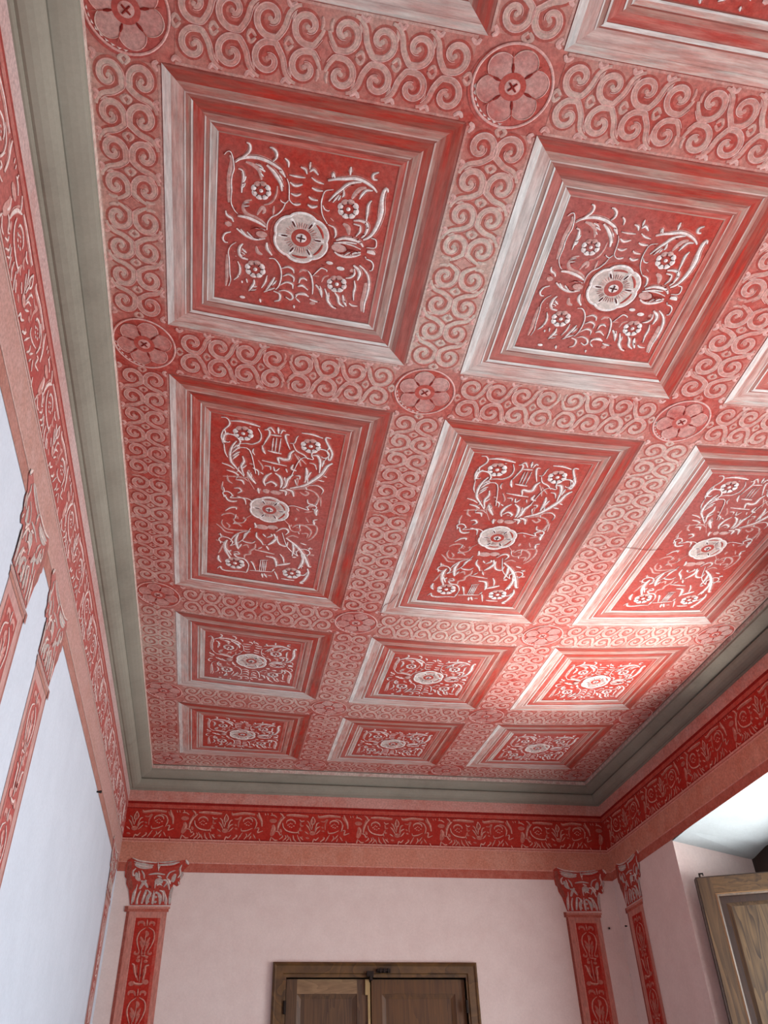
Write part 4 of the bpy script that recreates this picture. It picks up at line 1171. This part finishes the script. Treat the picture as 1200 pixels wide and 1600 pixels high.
# ---------------------------------------------------------------- painted pilasters
CK = ('cW', 'G', 'cdark')
def pilaster(mp, c, org, label, flip=1):
    t = thing('painted_pilaster', org, label, 'pilaster', 'painted pilasters with leafy capitals')
    m2 = lambda x, z, h: mp(c+flip*x, z, h)
    zt = .5952
    def rect(mb, x0, x1, z0, z1, k, h, n=1):
        mb.strip([m2(x0, z0+(z1-z0)*q/n, h) for q in range(n+1)], [m2(x1, z0+(z1-z0)*q/n, h) for q in range(n+1)], k)
    mb = MB(); rect(mb, -.0561, -.0485, ZB, zt, 'shafts', .0006); rect(mb, -.0485, .0561, ZB, zt, 'shaft', .0007); mb.build('shaft', t, org)
    mb = MB(); rect(mb, -.0285, .0404, ZB+.1, .579, 'fred', .0010); rect(mb, -.0300, -.0276, ZB+.1, .579, 'archl', .0013); rect(mb, .0320, .0404, ZB+.1, .579, 'fband', .0012); mb.build('panel', t, org)
    for r in range(7):
        mb = MB()
        for raw in ORN['pilaster']:
            g, k, w, pts = unpack(raw)
            brush(mb, k, w, [(p[0]*1e-4, .5986+p[1]*1e-4-r*.1723) for p in pts], lambda x, z, h: m2(x, z, h+.0006), FK, .002)
        mb.build('anthemion', t, org)
    mb = MB(); rect(mb, -.0600, .0632, .6030, .6090, 'shaft', .0016); rect(mb, -.0600, .0632, .6068, .6096, 'archl', .0020); rect(mb, -.0575, .0600, .5950, .6030, 'archd', .0012); rect(mb, -.062, -.053, .594, .609, 'shafts', .0022)
    mb.build('collar', t, org)
    cap = {}
    for raw in ORN['capital']:
        g, k, w, pts = unpack(raw); P_ = [(p[0]*1e-4, .5986+p[1]*1e-4) for p in pts]
        mb = cap.setdefault(g, MB())
        if k == 'X':
            f = [m2(x, z, .0018) for x, z in P_]; b = [m2(x, z, .0012) for x, z in P_]
            mb.hexa(b, f, 'cred')
        elif k == 'R': ribbon(mb, smooth(P_), w, 'shafts' if P_[0][0] < -.03 else 'fred', lambda x, z, h: m2(x, z, h+.0014), H1, H2, .3)
        elif k == 'G': ribbon(mb, smooth(P_), w, 'G', lambda x, z, h: m2(x, z, h+.0014), H2, H3)
        else: brush(mb, k, w*1.25, P_, lambda x, z, h: m2(x, z, h+.0014), CK, .0022)
    co_ = cap['c'].build('capital', t, org)
    cap['v'].build('volutes', co_, org); cap['l'].build('acanthus_leaves', co_, org)
pilaster(far_map, -.1899, (-.1899, YF, ZB), 'painted red pilaster at the left end of the far wall, left of the door')
pilaster(far_map, 1.1223, (1.1223, YF, ZB), 'painted red pilaster at the right end of the far wall, right of the door')
pilaster(right_map, -2.527, (XR, 2.527, ZB), 'painted red pilaster on the right wall, between the corner and the window recess')
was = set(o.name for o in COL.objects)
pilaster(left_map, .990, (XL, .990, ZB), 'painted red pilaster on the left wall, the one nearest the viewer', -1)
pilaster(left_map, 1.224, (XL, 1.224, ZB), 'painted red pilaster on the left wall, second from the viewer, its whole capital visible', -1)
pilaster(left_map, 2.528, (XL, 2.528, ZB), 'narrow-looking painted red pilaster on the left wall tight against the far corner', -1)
add_glare(was)
# ---------------------------------------------------------------- oak shutter standing open in the window recess
hx, hy = XB-.004, 2.095; fx_, fy_ = 1.267, 2.184; ZT, ZL = .5885, SILL+.02
dx, dy = fx_-hx, fy_-hy; Ls = math.hypot(dx, dy); dx, dy = dx/Ls, dy/Ls; px_, py_ = -dy, dx      # p: normal, towards the camera
if py_ > 0: px_, py_ = -px_, -py_
sh = thing('window_shutter', (hx, hy, ZL), 'open oak window shutter with a recessed grained panel in the right-hand recess', 'shutter')
SO = (hx, hy, ZL)
def sm(u, v, z): return (hx+dx*u+px_*v, hy+dy*u+py_*v, z)
def sbox(mb, u0, u1, v0, v1, z0, z1, k):
    mb.hexa([sm(u0, v0, z0), sm(u1, v0, z0), sm(u1, v1, z0), sm(u0, v1, z0)], [sm(u0, v0, z1), sm(u1, v0, z1), sm(u1, v1, z1), sm(u0, v1, z1)], k)
th = .0165; st = .036
for u0, u1 in ((0, st), (Ls-st, Ls)):
    mb = MB(); sbox(mb, u0, u1, 0, th, ZL, ZT, 'oak'); mb.build('stile', sh, SO)
mb = MB(); sbox(mb, Ls-.0020, Ls+.0055, -.001, th-.001, ZL, ZT, 'oakd'); sbox(mb, .0, Ls+.0035, .0, th-.001, ZT, ZT+.0028, 'oakd'); mb.build('edge_band', sh, SO, 'dark brown outer edge')
rails = ((ZT-.040, ZT), (.12, .17), (ZL, ZL+.05))
for z0, z1 in rails:
    mb = MB(); sbox(mb, st, Ls-st, 0, th, z0, z1, 'oakr'); mb.build('rail', sh, SO)
for z1, z0 in ((ZT-.040, .17), (.12, ZL+.05)):
    mb = MB()
    q = [(st, .0155), (st+.004, .0185), (st+.008, .0150), (st+.0085, .006), (st+.024, .006), (st+.034, .0105)]
    for a in range(len(q)-1):
        (u, v), (u2, v2) = q[a], q[a+1]; i1 = u-st; i2 = u2-st
        A = [sm(st+i1, v, z0+i1), sm(Ls-st-i1, v, z0+i1), sm(Ls-st-i1, v, z1-i1), sm(st+i1, v, z1-i1)]
        B = [sm(st+i2, v2, z0+i2), sm(Ls-st-i2, v2, z0+i2), sm(Ls-st-i2, v2, z1-i2), sm(st+i2, v2, z1-i2)]
        for t in range(4): mb.quad(A[t], A[(t+1) % 4], B[(t+1) % 4], B[t], 'oakl' if a == 0 else ('oakd' if a in (2, 3) else 'oak'))
    i2 = q[-1][0]-st; v2 = q[-1][1]
    mb.quad(sm(st+i2, v2, z0+i2), sm(Ls-st-i2, v2, z0+i2), sm(Ls-st-i2, v2, z1-i2), sm(st+i2, v2, z1-i2), 'oakp')
    mb.build('panel', sh, SO, 'recessed panel with dark wavy grain')
mb = MB(); sbox(mb, Ls-.012, Ls-.008, .006, .010, ZT, ZT+.014, 'iron'); sbox(mb, Ls-.020, Ls-.008, .006, .010, ZT+.011, ZT+.014, 'iron'); sbox(mb, Ls-.020, Ls-.0175, .006, .010, ZT+.007, ZT+.014, 'iron')
mb.build('hook', sh, SO, 'small black iron hook')
# ---------------------------------------------------------------- nails and chips in the walls
def nail(mp, a, z, r, k, name, label, cat, ln=.006):
    o = mp(a, z, 0)
    mb = MB(); n = 8
    A = [mp(a+r*.5*math.cos(2*PI*q/n), z+r*.5*math.sin(2*PI*q/n), 0) for q in range(n)]; B = [mp(a+r*math.cos(2*PI*q/n), z+r*math.sin(2*PI*q/n), ln) for q in range(n)]
    mb.hexa(A, B, k); B2 = [mp(a+r*.6*math.cos(2*PI*q/n), z+r*.6*math.sin(2*PI*q/n), ln+.0015) for q in range(n)]; mb.hexa(B, B2, k)
    tag(mb.build(name, None, o), label, cat)
nail(left_map, 1.979, .6976, .0036, 'iron', 'wall_nail', 'black nail in the left wall at the lower edge of the frieze', 'nail', .010)
nail(far_map, -0.2970, 0.5741, .0030, 'iron', 'wall_nail', 'dark nail in the far wall between the left corner and the pilaster', 'nail')
nail(far_map, 1.2004, 0.5643, .0030, 'iron', 'wall_nail', 'dark nail in the far wall between the right pilaster and the corner', 'nail')
nail(right_map, -2.6014, 0.5628, .0026, 'iron', 'wall_nail', 'tiny dark nail in the right wall beside the corner pilaster', 'nail')
nail(far_map, -0.2965, 0.4439, .0046, 'soffit', 'wall_plug', 'white plaster plug on the far wall beside the left corner', 'plug', .002)
nail(far_map, 1.2454, 0.4367, .0046, 'soffit', 'wall_plug', 'white plaster plug on the far wall beside the right corner', 'plug', .002)
